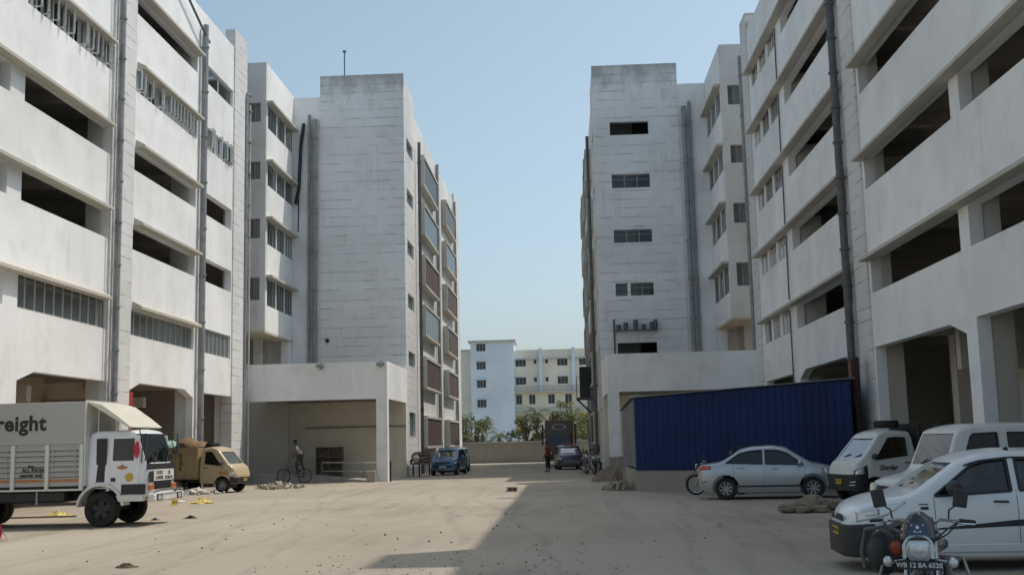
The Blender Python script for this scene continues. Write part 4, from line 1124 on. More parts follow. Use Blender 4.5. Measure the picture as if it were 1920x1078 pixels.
# ---- silver saloon
P = dict(shape=dict(
  top=[(-1.99,.86),(-1.93,.98),(-1.55,1.02),(-1.32,1.06),(-.78,1.40),(-.45,1.475),(.15,1.50),(.52,1.44),(1.22,1.00),(1.45,.965),(1.80,.87),(1.93,.74),(1.99,.62)],
  bot=[(-1.99,.42),(-1.9,.28),(-1.6,.2),(1.6,.2),(1.9,.22),(1.99,.3)],
  W=[(-1.99,.62),(-1.95,.72),(-1.85,.79),(-1.6,.85),(-1.2,.868),(1.2,.868),(1.5,.85),(1.75,.79),(1.9,.69),(1.99,.5)],
  belt=[(-1.99,.95),(-1.3,.99),(0,.945),(1.2,.90),(1.99,.8)], tumble=.42, r=.075),
  x0=-1.99, x1=1.99, paint='paint_silver', wheels=(-1.215, 1.215), wr=.315, hw=.868, cab=(-1.3, 1.0), floor=.36,
  side_windows=[([(-1.18,1.03),(-.16,.99)], [(-1.18,1.045),(-.80,1.30),(-.5,1.365),(-.16,1.39)]), ([(-.08,.985),(.98,.955)], [(-.08,1.395),(.3,1.375),(.55,1.29),(.98,.965)])],
  windshield=(1.12, .55, .66, .53, 1.04, 1.39), rear=(-1.25, -.72, .62, .50, 1.11, 1.36), seats=(-.75, .25), sglass='cglass_dark', wglass='cglass_dark',
  seams=[(-.12,.3,.98),(1.02,.32,.93),(-.98,.62,1.02)], handles=[(-.78,.89),(.18,.86)], mirror=(.88, 1.02), spokes=8)
def mirror_dir(a): return a
car, sh = make_car('parked_car', 'silver saloon car with tinted windows parked in front of the blue shed', 'car', (5.88, 33.55), math.radians(-9), P)
for sg in (-1, 1):
    solid_patch('tail_light', 'lampred', car, sh, [(-1.95,.84),(-1.62,.86)], [(-1.95,.98),(-1.62,.97)], sg, .006)
    solid_patch('headlight', 'lamp', car, sh, [(1.55,.72),(1.92,.62)], [(1.55,.86),(1.92,.74)], sg, .006)
    solid_patch('side_moulding', 'plastic', car, sh, [(-.85,.36),(.9,.36)], [(-.85,.40),(.9,.40)], sg, .012, th=.015)
    solid_patch('rear_bumper_strip', 'chrome', car, sh, [(-1.97,.52),(-1.75,.5)], [(-1.97,.6),(-1.75,.56)], sg, .004)
q = MB(); q.box(-2.0, -1.985, -.55, .55, .84, .93); q.build('boot_trim', 'chrome', car)
plate(car, -2.0, 0, .72, 'WB 06 2480', face='-x', mat='plate_white')
q = MB(); q.box(1.96, 2.0, -.4, .4, .38, .6); q.build('grille', 'plastic', car, bevel=.02)
q = MB(); q.box(-.95, -.75, -.03, .03, 1.46, 1.50); q.build('roof_antenna', 'plastic', car, bevel=.01)

# ---- white hatchback in the foreground
P = dict(shape=dict(
  top=[(-1.92,.85),(-1.90,1.05),(-1.72,1.32),(-1.45,1.47),(-.9,1.515),(-.2,1.53),(.2,1.49),(.42,1.42),(1.02,1.03),(1.10,.995),(1.45,.94),(1.72,.85),(1.84,.74),(1.90,.60)],
  bot=[(-1.92,.4),(-1.8,.27),(-1.5,.2),(1.5,.2),(1.8,.2),(1.92,.26)],
  W=[(-1.92,.60),(-1.88,.70),(-1.75,.79),(-1.4,.845),(1.3,.845),(1.55,.82),(1.72,.76),(1.84,.66),(1.90,.54),(1.92,.44)],
  belt=[(-1.92,1.03),(-1.3,1.03),(0,.97),(1.0,.925),(1.92,.82)], tumble=.36, r=.07, crown=.035),
  x0=-1.92, x1=1.92, paint='paint_white', wheels=(-1.2, 1.19), wr=.30, hw=.845, cab=(-1.55, .82), floor=.36, arch=.075,
  side_windows=[([(-.94,1.06),(-.27,1.02)], [(-.94,1.385),(-.8,1.40),(-.27,1.43)]), ([(-.16,1.015),(.80,.965)], [(-.16,1.43),(.12,1.40),(.30,1.345),(.80,.975)])],
  windshield=(.94, .45, .64, .52, 1.045, 1.385), rear=(-1.84, -1.6, .55, .5, 1.1, 1.36), seats=(-.8, .1),
  seams=[(-.22,.28,1.02),(.82,.42,.96)], handles=[(-.02,.885),(-.98,.92)], handle_mat='plastic', mirror=(.60, 1.07), mirror_mat='plastic', mirror_k=1.35, seal=.02, spokes=7, rim='plastic')
hat, sh = make_car('parked_car', 'white hatchback with a black bumper and black side stripe in the right foreground', 'car', (5.62, 15.85), math.radians(180-3), P)
# bumper shell
bs = Shape(**P['shape']); bs.top = [(1.2,.60),(1.35,.62),(1.55,.64),(1.92,.60)]; bs.r = .03; bs.crown = 0; bs.sm = .02
bs.Wp = [(a, b + (.012 if a < 1.9 else .06)) for a, b in P['shape']['W']]; bs.bot = [(1.2,.24),(1.5,.19),(1.92,.19)]
bxs = [1.585, 1.62, 1.68, 1.74, 1.80, 1.85, 1.89, 1.92, 1.945]
bs.Wp = [(1.2,.857),(1.55,.835),(1.72,.785),(1.84,.71),(1.90,.62),(1.945,.52)]
loft(bs, bxs).build('front_bumper', 'plastic', hat, smooth=True)
for sg in (-1, 1):
    solid_patch('headlight', 'lamp', hat, sh, [(1.18,.89),(1.45,.72),(1.80,.645)], [(1.18,.905),(1.5,.885),(1.80,.775)], sg, .006)
    solid_patch('headlight_bulb', 'chrome', hat, sh, [(1.52,.74),(1.68,.72)], [(1.52,.82),(1.68,.79)], sg, .012)
    solid_patch('side_stripe', 'plastic', hat, sh, [(-1.5,.62),(-.2,.575),(.82,.54)], [(-1.5,.70),(-.2,.655),(.82,.56)], sg, .003, th=.003)
    solid_patch('turn_signal', 'plastic', hat, sh, [(.90,.80),(1.0,.80)], [(.90,.835),(1.0,.835)], sg, .008)
    solid_patch('badge', 'plastic', hat, sh, [(.90,.86),(1.02,.86)], [(.90,.872),(1.02,.872)], sg, .005)
    solid_patch('tail_light', 'lampred', hat, sh, [(-1.88,.85),(-1.74,.85)], [(-1.88,1.15),(-1.74,1.2)], sg, .006)
    # B pillar and window frame
    solid_patch('sill', 'paint_white', hat, sh, [(-.85,.25),(.85,.25)], [(-.85,.36),(.85,.36)], sg, .014, th=.01)
    q = MB(); q.tube([(x, sg*(sh.y(x, sh.zt(x)-.09)+.004), sh.zt(x)-.085) for x in xrange_(-1.4, .38, .1)], .012, 5); q.build('roof_gutter', 'plastic', hat)
plate(hat, 1.955, .02, .50, 'WB 04 3517', mat='plate', w_=.4)
q = MB(); q.box(1.91, 1.93, -.38, .38, .64, .73); g_ = q.build('grille', 'plastic', hat, bevel=.01)
q = MB(); q.cyl((1.93, 0, .69), (1.945, 0, .69), .04, 20); q.build('badge', 'chrome', g_)
q = MB(); q.cyl((-.25, .5, 1.5), (-.22, .5, 1.57), .03, 8); q.build('roof_lamp', 'plastic', hat)
q = MB(); q.box(.35, .75, .42, .65, .965, .975); q.build('windscreen_sticker', 'orange_stripe', hat)

# ---- grey white jeep behind the hatchback
P = dict(shape=dict(
  top=[(-2.05,1.0),(-2.03,1.80),(-1.9,1.86),(-.5,1.90),(.35,1.89),(.62,1.82),(.88,1.18),(1.0,1.10),(1.45,1.0),(1.56,.94),(1.62,.7)],
  bot=[(-2.05,.42),(1.62,.42)],
  W=[(-2.05,.74),(-1.98,.82),(1.2,.82),(1.4,.80),(1.56,.76),(1.62,.70)],
  belt=[(-2.05,1.15),(1.62,1.08)], tumble=.14, r=.06, crown=.03, bulge=.02, sm=.03),
  x0=-2.05, x1=1.62, paint='paint_dirtywhite', wheels=(-1.3, 1.05), wr=.35, hw=.83, cab=(-1.95, .78), floor=.6,
  side_windows=[([(-1.85,1.27),(-1.05,1.25)], [(-1.85,1.72),(-1.05,1.75)]), ([(-.92,1.25),(-.22,1.24)], [(-.92,1.75),(-.22,1.76)]), ([(-.05,1.24),(.60,1.22)], [(-.05,1.76),(.36,1.75),(.42,1.70),(.60,1.26)])],
  windshield=(.86, .66, .66, .62, 1.24, 1.76), rear=(-2.05, -2.0, .6, .58, 1.3, 1.7), seats=(-1.1, .0), sglass='cglass_dark',
  seams=[(-.14,.45,1.22),(.72,.5,1.15)], handles=[(.05,1.1),(-.8,1.1)], handle_mat='plastic', mirror=(.62, 1.3), mirror_mat='plastic', spokes=5)
jp, sh = make_car('parked_jeep', 'boxy dirty white jeep half hidden behind the white hatchback', 'jeep', (7.05, 19.9), math.radians(180+6), P)
for sg in (-1, 1):
    q = MB(); q.cyl((1.59, sg*.56, .84), (1.65, sg*.56, .84), .10, 20); q.build('headlight', 'lamp', jp)
    q = MB(); q.box(.9, 1.52, sg*.66 - .13, sg*.66 + .13, .90, .97); q.build('fender', 'paint_dirtywhite', jp, bevel=.03)
q = MB(); q.box(1.62, 1.72, -.8, .8, .45, .62); q.build('front_bumper', 'plastic', jp, bevel=.02)
q = MB(); q.box(1.60, 1.64, -.38, .38, .66, .90)
q.build('grille', 'plastic', jp, bevel=.01)
# stacked cream boards behind it
for i, (x, y, wd, hh) in enumerate(((9.42, 22.1, .38, 2.42), (9.42, 21.65, .42, 2.46), (9.42, 21.2, .4, 2.4))):
    t = thing('wooden_board', ['cream notched board leaning beside the jeep, leftmost of three', 'cream notched board beside the jeep, middle of three', 'cream notched board beside the jeep, rightmost of three'][i], 'board', (x, y, 0), 0, 'cream boards leaning at the loading bay')
    mb = MB(); wall_grid(mb, lambda u, z, d: (d, u, z), -wd/2, wd/2, 0, hh, .05, [(-.06, .02, hh-.28 + .06*i, hh+1)])
    mb.build('board_face', M.get('board') or M.setdefault('board', plain("cream_board", (.50, .45, .33), .7, var=.25, scale=4)), t)

# ---- white pickup (mini truck)
CAB = dict(top=[(-.62,1.0),(-.60,1.74),(-.5,1.82),(.1,1.86),(.35,1.78),(.92,1.12),(1.05,1.05),(1.16,.88),(1.22,.6)],
  bot=[(-.62,.40),(.6,.38),(1.22,.36)], W=[(-.62,.76),(-.55,.79),(.7,.80),(1.0,.76),(1.14,.68),(1.22,.52)],
  belt=[(-.62,1.1),(.8,1.05),(1.22,.95)], tumble=.17, r=.07, crown=.03, bulge=.03, sm=.05)
P = dict(shape=CAB, x0=-.62, x1=1.22, paint='paint_dirtywhite', wheels=(.62, .62), wr=.30, hw=.80, cab=(-.52, .72), floor=.55,
  side_windows=[([(-.38,1.20),(.55,1.10)], [(-.38,1.66),(-.1,1.68),(.12,1.66),(.55,1.12)])],
  windshield=(.88, .42, .62, .56, 1.17, 1.66), seats=(0.0,), seams=[(-.46,.5,1.72),(.60,.95,1.1)], handles=[(-.36,1.02)], handle_mat='plastic', mirror=(.62, 1.2), mirror_mat='plastic')
def mini_truck(name, label, loc, heading, paint, wheels_front=.62, wb=2.25, group=None, P=P):
    P = dict(P); P['paint'] = paint
    root, sh = make_car(name, label, 'truck', loc, heading, P, group)
    # drop the doubled front axle and add the rear wheels
    ws_ = [c for c in root.children if c.name.startswith('wheel')]
    for w__ in ws_[2:]:
        for c in list(w__.children): bpy.data.objects.remove(c)
        bpy.data.objects.remove(w__)
    for sg in (-1, 1): tyre_wheel(root, wheels_front-wb, sg*.69, .30, .18, sg, spokes=6)
    q = MB(); q.box(-2.6, -.3, -.42, -.34, .42, .55); q.box(-2.6, -.3, .34, .42, .42, .55)
    for x in (-2.5, -1.6, -.8): q.box(x-.04, x+.04, -.34, .34, .43, .54)
    q.box(-1.66, -1.60, -.6, .6, .27, .33); q.build('chassis', 'plastic', root)
    return root, sh
pk, sh = mini_truck('parked_pickup', 'white mini pickup with a black bumper and lettering on its door, backed into the right loading bay', (8.35, 30.7), math.radians(180+14), 'paint_dirtywhite', wb=2.3)
pk['label'] = 'white mini pickup truck with black headlight surround, backed towards the right loading bay'
q = MB()
bs = Shape(**CAB); bs.top = [(.9,.80),(1.22,.74)]; bs.r = .03; bs.crown = 0; bs.sm = .01; bs.Wp = [(.9,.79),(1.05,.77),(1.16,.70),(1.24,.58)]; bs.bot = [(.9,.33),(1.24,.33)]
loft(bs, [.92, .98, 1.04, 1.1, 1.16, 1.2, 1.24]).build('front_bumper', 'plastic', pk, smooth=True)
for sg in (-1, 1):
    solid_patch('lamp_surround', 'plastic', pk, sh, [(.80,.42),(1.14,.75)], [(.80,.98),(1.14,.84)], sg, .006)
    hl = solid_patch('headlight', 'lamp', pk, sh, [(.90,.76),(1.12,.72)], [(.90,.93),(1.12,.82)], sg, .02, th=.02)
    q = MB(); q.tube([(1.16, sg*.40, .55), (1.22, sg*.62, .55), (1.12, sg*.74, .56)], .018, 6); q.tube([(1.18, sg*.42, .47), (1.24, sg*.60, .47), (1.14, sg*.73, .48)], .018, 6); q.build('bumper_trim', 'chrome', pk)
plate(pk, 1.262, .05, .56, 'WB 23 D', w_=.34, h=.13)
text_mesh('Singlar', .19, 'door_lettering', 'black', pk, Matrix(((-1,0,0,.22),(0,0,1,.803),(0,1,0,.90),(0,0,0,1))), .002, shear=.3, bold=.004)
q = MB(); q.box(-.8, -.75, -.76, .76, .75, 2.02)
for (a, b) in ((-2.95, -.8),):
    q.box(a, b, -.80, .80, .68, .75)
q.build('cargo_bed', 'plastic', pk)
for sg in (-1, 1):
    q = MB(); q.box(-2.95, -.82, sg*.80-.02, sg*.80+.02, .75, 1.25); q.build('side_panel', 'paint_dirtywhite', pk, bevel=.01)
q = MB(); q.box(-2.97, -2.93, -.78, .78, .75, 1.25); q.build('tailgate', 'paint_dirtywhite', pk, bevel=.01)
t = thing('spare_tyre', 'black tyre lying on top of the white mini pickup cab', 'tyre', (8.6, 30.8, 1.9))
q = MB(); q.lathe([(.2, -.09), (.3, -.1), (.33, -.05), (.33, .05), (.3, .1), (.2, .09)], (0, 0, .12), 'z', 28, True); q.build('tyre_ring', 'rubber', t, smooth=True)
t = thing('folded_tarpaulin', 'black folded tarpaulin on the load behind the pickup cab', 'tarpaulin', (10.3, 31.2, .76))
q = MB(); rd = random.Random(5); q.ell((0, 0, .62), (.75, .62, .62), 16, 10, .12, 5); q.build('tarpaulin_heap', 'plastic', t, smooth=True)

# ---- tan mini truck on the left
CABT = dict(CAB); CABT['top'] = [(-.38,1.0),(-.36,1.74),(-.28,1.82)] + CAB['top'][3:]; CABT['bot'] = [(-.38,.40)] + CAB['bot'][1:]; CABT['W'] = [(-.38,.76),(-.32,.79)] + CAB['W'][2:]; CABT['belt'] = [(-.38,1.1)] + CAB['belt'][1:]
P2 = dict(P); P2.update(shape=CABT, x0=-.38, cab=(-.30, .72), side_windows=[([(-.16,1.18),(.55,1.10)], [(-.16,1.66),(.0,1.67),(.12,1.66),(.55,1.12)])], seams=[(-.22,.5,1.72),(.60,.95,1.1)], handles=[(-.1,1.02)], seats=(.1,))
tn, sh = mini_truck('parked_truck', 'tan mini truck with a high loaded wooden body, behind the white freight truck', (-14.5, 46.6), math.radians(-10), 'paint_tan', wb=2.0, P=P2)
for sg in (-1, 1):
    q = MB()
    q.box(-2.75, -.46, sg*.80-.02, sg*.80+.02, .62, 1.80)
    q.build('side_panel', 'bed_brown', tn)
    q = MB()
    for x in (-2.7, -2.3, -1.85, -1.4, -.95, -.5): q.box(x-.03, x+.03, sg*.835-.014, sg*.835+.014, .60, 1.86)
    q.box(-2.78, -.44, sg*.82-.03, sg*.82+.03, 1.80, 1.87); q.build('side_rib', 'bed_brown', tn)
    for (x, z) in ((-1.68, 1.42), (-1.68, 1.12), (-2.4, 1.35), (-2.38, 1.08)):
        q = MB(); q.box(x-.12, x+.12, sg*.823-.003, sg*.823+.003, z-.10, z+.10); m_ = q.build('painted_panel', 'tanmark', tn)
    for (x, z, w__, h__) in ((-1.22, 1.55, .08, .05), (-1.2, 1.38, .05, .1), (-1.18, 1.2, .09, .05), (-1.22, 1.02, .05, .09), (-2.7, 1.68, .1, .04), (-1.5, 1.7, .05, .07)):
        q = MB(); q.box(x-w__, x+w__, sg*.823-.003, sg*.823+.003, z-h__, z+h__); q.build('painted_mark', 'tanmark', tn)
q = MB(); q.box(-2.78, -2.73, -.8, .8, .62, 1.8); q.build('tailgate', 'bed_brown', tn)
q = MB(); q.box(-.48, -.44, -.8, .8, .62, 1.85); q.build('headboard', 'bed_brown', tn)
q = MB(); q.box(-2.75, -.46, -.8, .8, .56, .62); q.build('bed_floor', 'wood', tn)
bs = Shape(**CAB); bs.top = [(.9,.66),(1.22,.62)]; bs.r = .03; bs.crown = 0; bs.sm = .01; bs.Wp = [(.9,.79),(1.05,.78),(1.16,.72),(1.26,.60)]; bs.bot = [(.9,.38),(1.26,.38)]
loft(bs, [.96, 1.04, 1.1, 1.16, 1.2, 1.26]).build('front_bumper', 'plastic', tn, smooth=True)
for sg in (-1, 1):
    solid_patch('headlight', 'lamp', tn, sh, [(.88,.70),(1.14,.68)], [(.88,.84),(1.14,.80)], sg, .01, th=.02)
    solid_patch('painted_flowers', 'orange_stripe', tn, sh, [(.50,.75),(.86,.72)], [(.50,.86),(.86,.90)], sg, .004)
plate(tn, 1.285, 0, .52, 'WB 11', w_=.3, h=.12)
q = MB(); q.lathe([(.16, -.07), (.27, -.08), (.30, 0), (.27, .08), (.16, .07)], (-.2, 0, 1.95), 'z', 24, True); ty = q.build('roof_tyre', 'rubber', tn, smooth=True)
# load on the tan truck
M['teal'] = plain("pale_green_sack", (.32, .50, .42), .8)
M['straw'] = plain("brown_sacking", (.22, .15, .08), .9, var=.4, scale=8, bmp=.4)
for i, (dx, dy, z, r, mt, lb) in enumerate(((-1.95, -.3, 1.86, (.32, .4, .34), 'teal', 'pale green sack on top of the load of the tan mini truck'), (-1.2, -.1, 1.86, (.48, .55, .44), 'straw', 'brown lumpy sack on the load behind the tan truck cab'), (-.75, .15, 1.82, (.34, .45, .32), 'straw', 'smaller brown sack right behind the cab of the tan truck'))):
    ca, sa = math.cos(math.radians(-10)), math.sin(math.radians(-10))
    t = thing('sack', lb, 'sack', (-14.55 + dx*ca - dy*sa, 46.6 + dx*sa + dy*ca, z - .15)); q = MB(); q.ell((0, 0, .12), r, 16, 12, .10, i+2); q.build('sack_body', mt, t, smooth=True)
t = thing('cargo_load', 'brown heaped load filling the body of the tan mini truck', 'cargo', (-16.2+.0, 46.9, .64)); q = MB(); q.box(-1.0, 1.0, -.7, .7, 0, 1.05, Matrix.Rotation(math.radians(-10), 4, 'Z')); q.build('load_block', 'straw', t, bevel=.12)
t.location = (-14.55 - 1.83*math.cos(math.radians(10)), 46.6 + 1.83*math.sin(math.radians(10)), .64)
M['slat_shadow_grey'] = plain('slat_shadow_and_board_grey', (.16, .155, .15), .8)  # painted shadow lines of the truck slats; also plain grey of the lorry headboard
M['cab_glass'] = glass_mat('dark_cab_glass', (0.05, 0.05, 0.055), .02, .05, 0, .6)
M['cream_paint'] = car_paint('cream_deflector_paint', (.66, .63, .52), 0, .3, .5)
# ---- big white freight truck (local +x forward, right side towards the camera)
FT = (-11.13, 27.75, 0)
ft = thing('freight_truck', 'white freight truck with a tall grey cargo box lettered Freight, at the left edge', 'truck', FT, math.radians(-2.5))
r_ = .415
# chassis and wheels: front axle at x=0
q = MB()
for sg in (-1, 1): q.box(-5.6, .9, sg*.42-.05, sg*.42+.05, .62, .80)
for x in (-5, -4, -3, -2, -1, 0, .7): q.box(x-.05, x+.05, -.37, .37, .64, .78)
q.build('chassis', 'plastic', ft)
for x in (0, -3.55):
    for sg in (-1, 1):
        w0 = tyre_wheel(ft, x, sg*.80, r_, .24, sg, rim_r=.24, spokes=5, cover=True, rimmat='plastic')
        if x < -1: tyre_wheel(ft, x, sg*.53, r_, .24, sg, rim_r=.24, spokes=5, cover=True, rimmat='plastic')
    q = MB(); q.cyl((x, -.8, r_), (x, .8, r_), .07, 12); q.build('axle', 'plastic', ft)
# cargo box with ribs
X0, X1, ZB, ZM, ZT, HW_ = -4.75, -.42, .98, 1.98, 3.0, .98
mb = MB(); wall_grid(mb, lambda u, z, d: (u, -HW_+d, z), X0, X1, ZB, ZM, .03, []); mb.build('lower_side_panel', 'box_grey', ft)
mb = MB(); wall_grid(mb, lambda u, z, d: (u, HW_-d, z), X0, X1, ZB, ZM, .03, []); mb.build('lower_side_panel', 'box_grey', ft)
q = MB(); q.box(X0-.02, X1+.02, -HW_-.03, HW_+.03, ZM+.003, ZT); q.build('upper_box', 'box_grey', ft, bevel=.015)
q = MB(); q.box(X1-.04, X1, -HW_+.03, HW_-.03, ZB, ZM); q.build('front_panel', 'box_grey', ft)
q = MB(); q.box(X0, X0+.04, -HW_+.03, HW_-.03, ZB, ZM); q.build('rear_panel', 'box_grey', ft)
q = MB(); q.box(X0, X1, -HW_+.03, HW_-.03, ZB-.06, ZB); q.build('box_floor', 'wood', ft)
for sg in (-1, 1):
    for i in range(6):
        x = X1 - .03 - i*.86
        q = MB(); q.box(x-.045, x+.045, *sorted((sg*HW_, sg*(HW_+.06))), ZB-.06, ZM-.0); q.build('side_post', 'paint_dirtywhite', ft)
    q = MB()
    for k in range(6): q.box(X0, X1, *sorted((sg*(HW_+.002), sg*(HW_+.022))), ZB+.24+k*.125, ZB+.30+k*.125)
    q.build('side_slat', 'box_grey', ft)
    q = MB()
    for k in range(6): q.box(X0, X1, *sorted((sg*(HW_+.002), sg*(HW_+.008))), ZB+.215+k*.125, ZB+.234+k*.125)  # strip below each slat carries its shadow as colour
    q.build('slat_shadow_line', 'slat_shadow_grey', ft)
    for i in range(5):
        x = X1 - .46 - i*.86
        if i in (0, 2, 4):
            q = MB(); q.box(x-.30, x-.28, *sorted((sg*(HW_+.022), sg*(HW_+.035))), ZB+.2, ZM-.1); q.box(x+.26, x+.28, *sorted((sg*(HW_+.022), sg*(HW_+.035))), ZB+.2, ZM-.1); q.build('hatch_frame', 'box_grey', ft)
    q = MB(); q.box(X0, X1-.08, *sorted((sg*(HW_+.002), sg*(HW_+.012))), ZB+.115, ZB+.175); q.build('orange_stripe', 'orange_stripe', ft)
    q = MB(); q.box(X0, X1-.04, *sorted((sg*(HW_+.002), sg*(HW_+.010))), ZB-.05, ZB+.01); q.build('dark_stripe', 'seam', ft)
    q = MB(); q.box(X0, X1+.01, *sorted((sg*(HW_+.0), sg*(HW_+.05))), ZB-.10, ZB-.055); q.build('side_rail', 'paint_dirtywhite', ft)
q = MB(); q.box(X1+.02, X1+.05, -HW_-.03, HW_+.03, ZB, ZT+.03); q.build('corner_frame', 'paint_dirtywhite', ft)
R_ = lambda x, z, y=-HW_-.036: Matrix(((1,0,0,x),(0,0,-1,y),(0,1,0,z),(0,0,0,1)))
text_mesh('Freight', .50, 'freight_lettering', 'black', ft, R_(-2.13, 2.49), .002, bold=.017)
text_mesh('Not', .09, 'small_lettering', 'seam', ft, R_(-1.72, 1.47, -HW_-.026), .002, bold=.004)
text_mesh('ALL INDIA', .12, 'small_lettering', 'seam', ft, R_(-1.66, 1.38, -HW_-.026), .002, bold=.004)
text_mesh('permit only', .12, 'small_lettering', 'seam', ft, R_(-1.70, 1.26, -HW_-.026), .002, bold=.004)
q = MB(); q.lathe([(.15, -.006), (.18, -.006), (.18, 0), (.15, 0)], (-3.32, -HW_-.022, 1.45), 'y', 28, True); q.build('round_emblem', 'seam', ft)
text_mesh('5', .2, 'emblem_digit', 'seam', ft, R_(-3.32, 1.45, -HW_-.026), .002)
# wind deflector hood over the cab
q = MB(); y0_, y1_ = -.95, .95
prof = [(-.36, 3.0), (-.36, 2.97), (.68, 2.345), (.72, 2.37), (.40, 2.62), (.0, 2.90)]
q.prism(prof, lambda u, v, w_: (u, w_, v), y0_, y1_); q.build('roof_deflector', 'cream_paint', ft)
for x, z in ((-.1, 2.80), (.35, 2.53)):
    for y in (-.9, .9):
        q = MB(); q.cyl((x, y, 2.27), (x, y, z), .015, 6); q.build('deflector_stay', 'pipe_white', ft)
# cab
CS = dict(top=[(-.40,1.95),(-.36,2.22),(-.2,2.28),(.72,2.28),(.86,2.20),(1.10,1.45),(1.13,1.30),(1.15,.75)],
  bot=[(-.40,.92),(.30,.92),(.42,.72),(1.15,.70)], W=[(-.40,.86),(-.33,.90),(.85,.90),(1.02,.87),(1.12,.80),(1.15,.72)],
  belt=[(-.40,1.5),(1.15,1.46)], tumble=.09, r=.07, crown=.03, bulge=.0, sm=.02)
sh = Shape(**CS); xs = sorted(set([-.40,-.385,-.36,-.33,1.09,1.12,1.14,1.15] + xrange_(-.3, 1.06, .04)))
cab = loft(sh, xs).build('cab', 'paint_white', ft, smooth=True); CROOT[0] = ft
cuts = []
q = MB(); q.cyl((0, 1.2, r_+.02), (0, -1.2, r_+.02), .56, 40); cuts.append(cutter(q))
q = MB(); q.box(-.34, 1.0, -.80, .80, 1.0, 2.2); cuts.append(cutter(q))
q = MB(); q.prism([(.27, 1.52), (.84, 1.50), (.80, 1.66), (.66, 2.10), (.27, 2.10)], lambda u, v, w_: (u, w_, v), -1.4, 1.4); cuts.append(cutter(q))
q = MB(); q.prism([(-.78, 1.50), (.78, 1.50), (.72, 2.14), (-.72, 2.14)], lambda u, v, w_: (w_, u, v), .6, 1.6); cuts.append(cutter(q))
q = MB(); q.prism([(-.14, 1.06), (.08, 1.06), (.10, 2.1), (-.06, 2.1)], lambda u, v, w_: (u, w_, v), -.86, -1.4); cuts.append(cutter(q))
carve(cab, cuts)
mb = MB(); vs = []
for i in range(5):
    z = 1.46 + .72*i/4; x = 1.098 - .235*i/4
    for k in range(7): vs.append((x, (-.80 + .06*i/4) + (1.60 - .12*i/4)*k/6, z))
mb.add(vs, [(i*7+k, i*7+k+1, (i+1)*7+k+1, (i+1)*7+k) for i in range(4) for k in range(6)])
wsh = mb.build('windshield', 'cglass', ft, smooth=True)
for dy in (-.4, .3):
    q = MB(); q.tube([(1.12, dy, 1.50), (1.05, dy+.35, 1.78)], .012, 5); q.build('wiper', 'plastic', wsh)
q = MB(); q.box(1.10, 1.125, -.84, .84, 1.34, 1.47); q.build('wiper_panel', 'plastic', ft)
q = MB(); q.box(-.15, .11, -.872, -.862, 1.05, 2.1); q.build('dark_vent', 'plastic', ft)
for sg in (-1, 1):
    # door panel standing proud, with its window
    mb = MB(); wall_grid(mb, lambda u, z, d: (u, sg*(.915 - .09*max(0, z-1.48) - d), z), .19, .92, 1.02, 2.16, .03, [(.27, .80, 1.56, 2.09)])
    dr = mb.build('door', 'paint_white', ft, bevel=.006)
    q = MB(); q.add([(u, sg*(.90 - .09*(z-1.48)), z) for u, z in ((.26, 1.55), (.81, 1.55), (.81, 2.1), (.26, 2.1))], [(0,1,2,3)]); q.build('door_window', 'cab_glass', dr)
    q = MB(); q.box(.24, .36, *sorted((sg*.916, sg*.925)), 1.07, 1.16); q.build('door_handle', 'plastic', dr)
    q = MB(); q.ell((.52, sg*.92, 1.40), (.14, .004, .035), 16, 8); q.ell((.52, sg*.921, 1.41), (.055, .005, .06), 14, 8); q.build('painted_emblem', 'orange_stripe', dr)
    q = MB(); q.lathe([(.0, .0), (.11, 0), (.11, .004), (0, .004)], (.70, sg*.918, 1.17), 'y', 9); q.build('painted_flower', 'plate', dr)
    # black lower panel, step and mudguard
    q = MB(); q.box(.50, 1.10, *sorted((sg*.895, sg*.907)), .76, 1.0); q.build('lower_panel', 'plastic', ft)
    pr = []; 
    for i in range(13):
        a = PI*.97 - i*PI*.93/12; pr.append((math.cos(a)*.60, r_+.02+math.sin(a)*.60))
    pr2 = [(x*.90, (z-r_-.02)*.90+r_+.02) for x, z in reversed(pr)]
    q = MB(); q.prism(pr + pr2, lambda u, v, w_: (u, w_, v), sg*.60, sg*.97); q.build('mudguard', 'paint_dirtywhite', ft)
    q = MB(); q.prism([(.46, .60), (1.02, .60), (1.05, .74), (.40, .74)], lambda u, v, w_: (u, w_, v), sg*.70, sg*.965); q.build('step', 'paint_dirtywhite', ft)
    q = MB(); q.tube([(1.02, sg*.84, 2.16), (1.12, sg*.98, 2.2), (1.12, sg*1.0, 1.9), (1.10, sg*.93, 1.55)], .013, 6); mr = q.build('mirror_bracket', 'plastic', ft)
    q = MB(); q.box(1.11, 1.14, sg*1.0-.07, sg*1.0+.07, 1.68, 1.98); q.build('side_mirror', 'plastic', mr, bevel=.02)
    q = MB(); q.tube([(1.0, sg*.93, 1.5), (1.03, sg*.94, 1.9), (.93, sg*.90, 2.3)], .014, 6); q.build('grab_rail', 'plastic', ft)
    q = MB(); q.box(1.125, 1.185, sg*.69-.13, sg*.69+.13, .84, .98); q.build('indicator', 'lamporange', ft, bevel=.02)
q = MB(); q.box(1.152, 1.17, -.50, .50, .86, 1.04); q.box(1.153, 1.165, -.84, .84, 1.04, 1.30)
for k in range(4): q.box(1.171, 1.185, -.48, .48, .88+k*.04, .895+k*.04)
q.build('grille', 'plastic', ft)
q = MB(); q.box(1.172, 1.186, -.60, .62, 1.06, 1.32); fp = q.build('front_board', 'plate_white', ft)
Fm = lambda y, z: Matrix(((0,0,1,1.188),(1,0,0,y),(0,1,0,z),(0,0,0,1)))
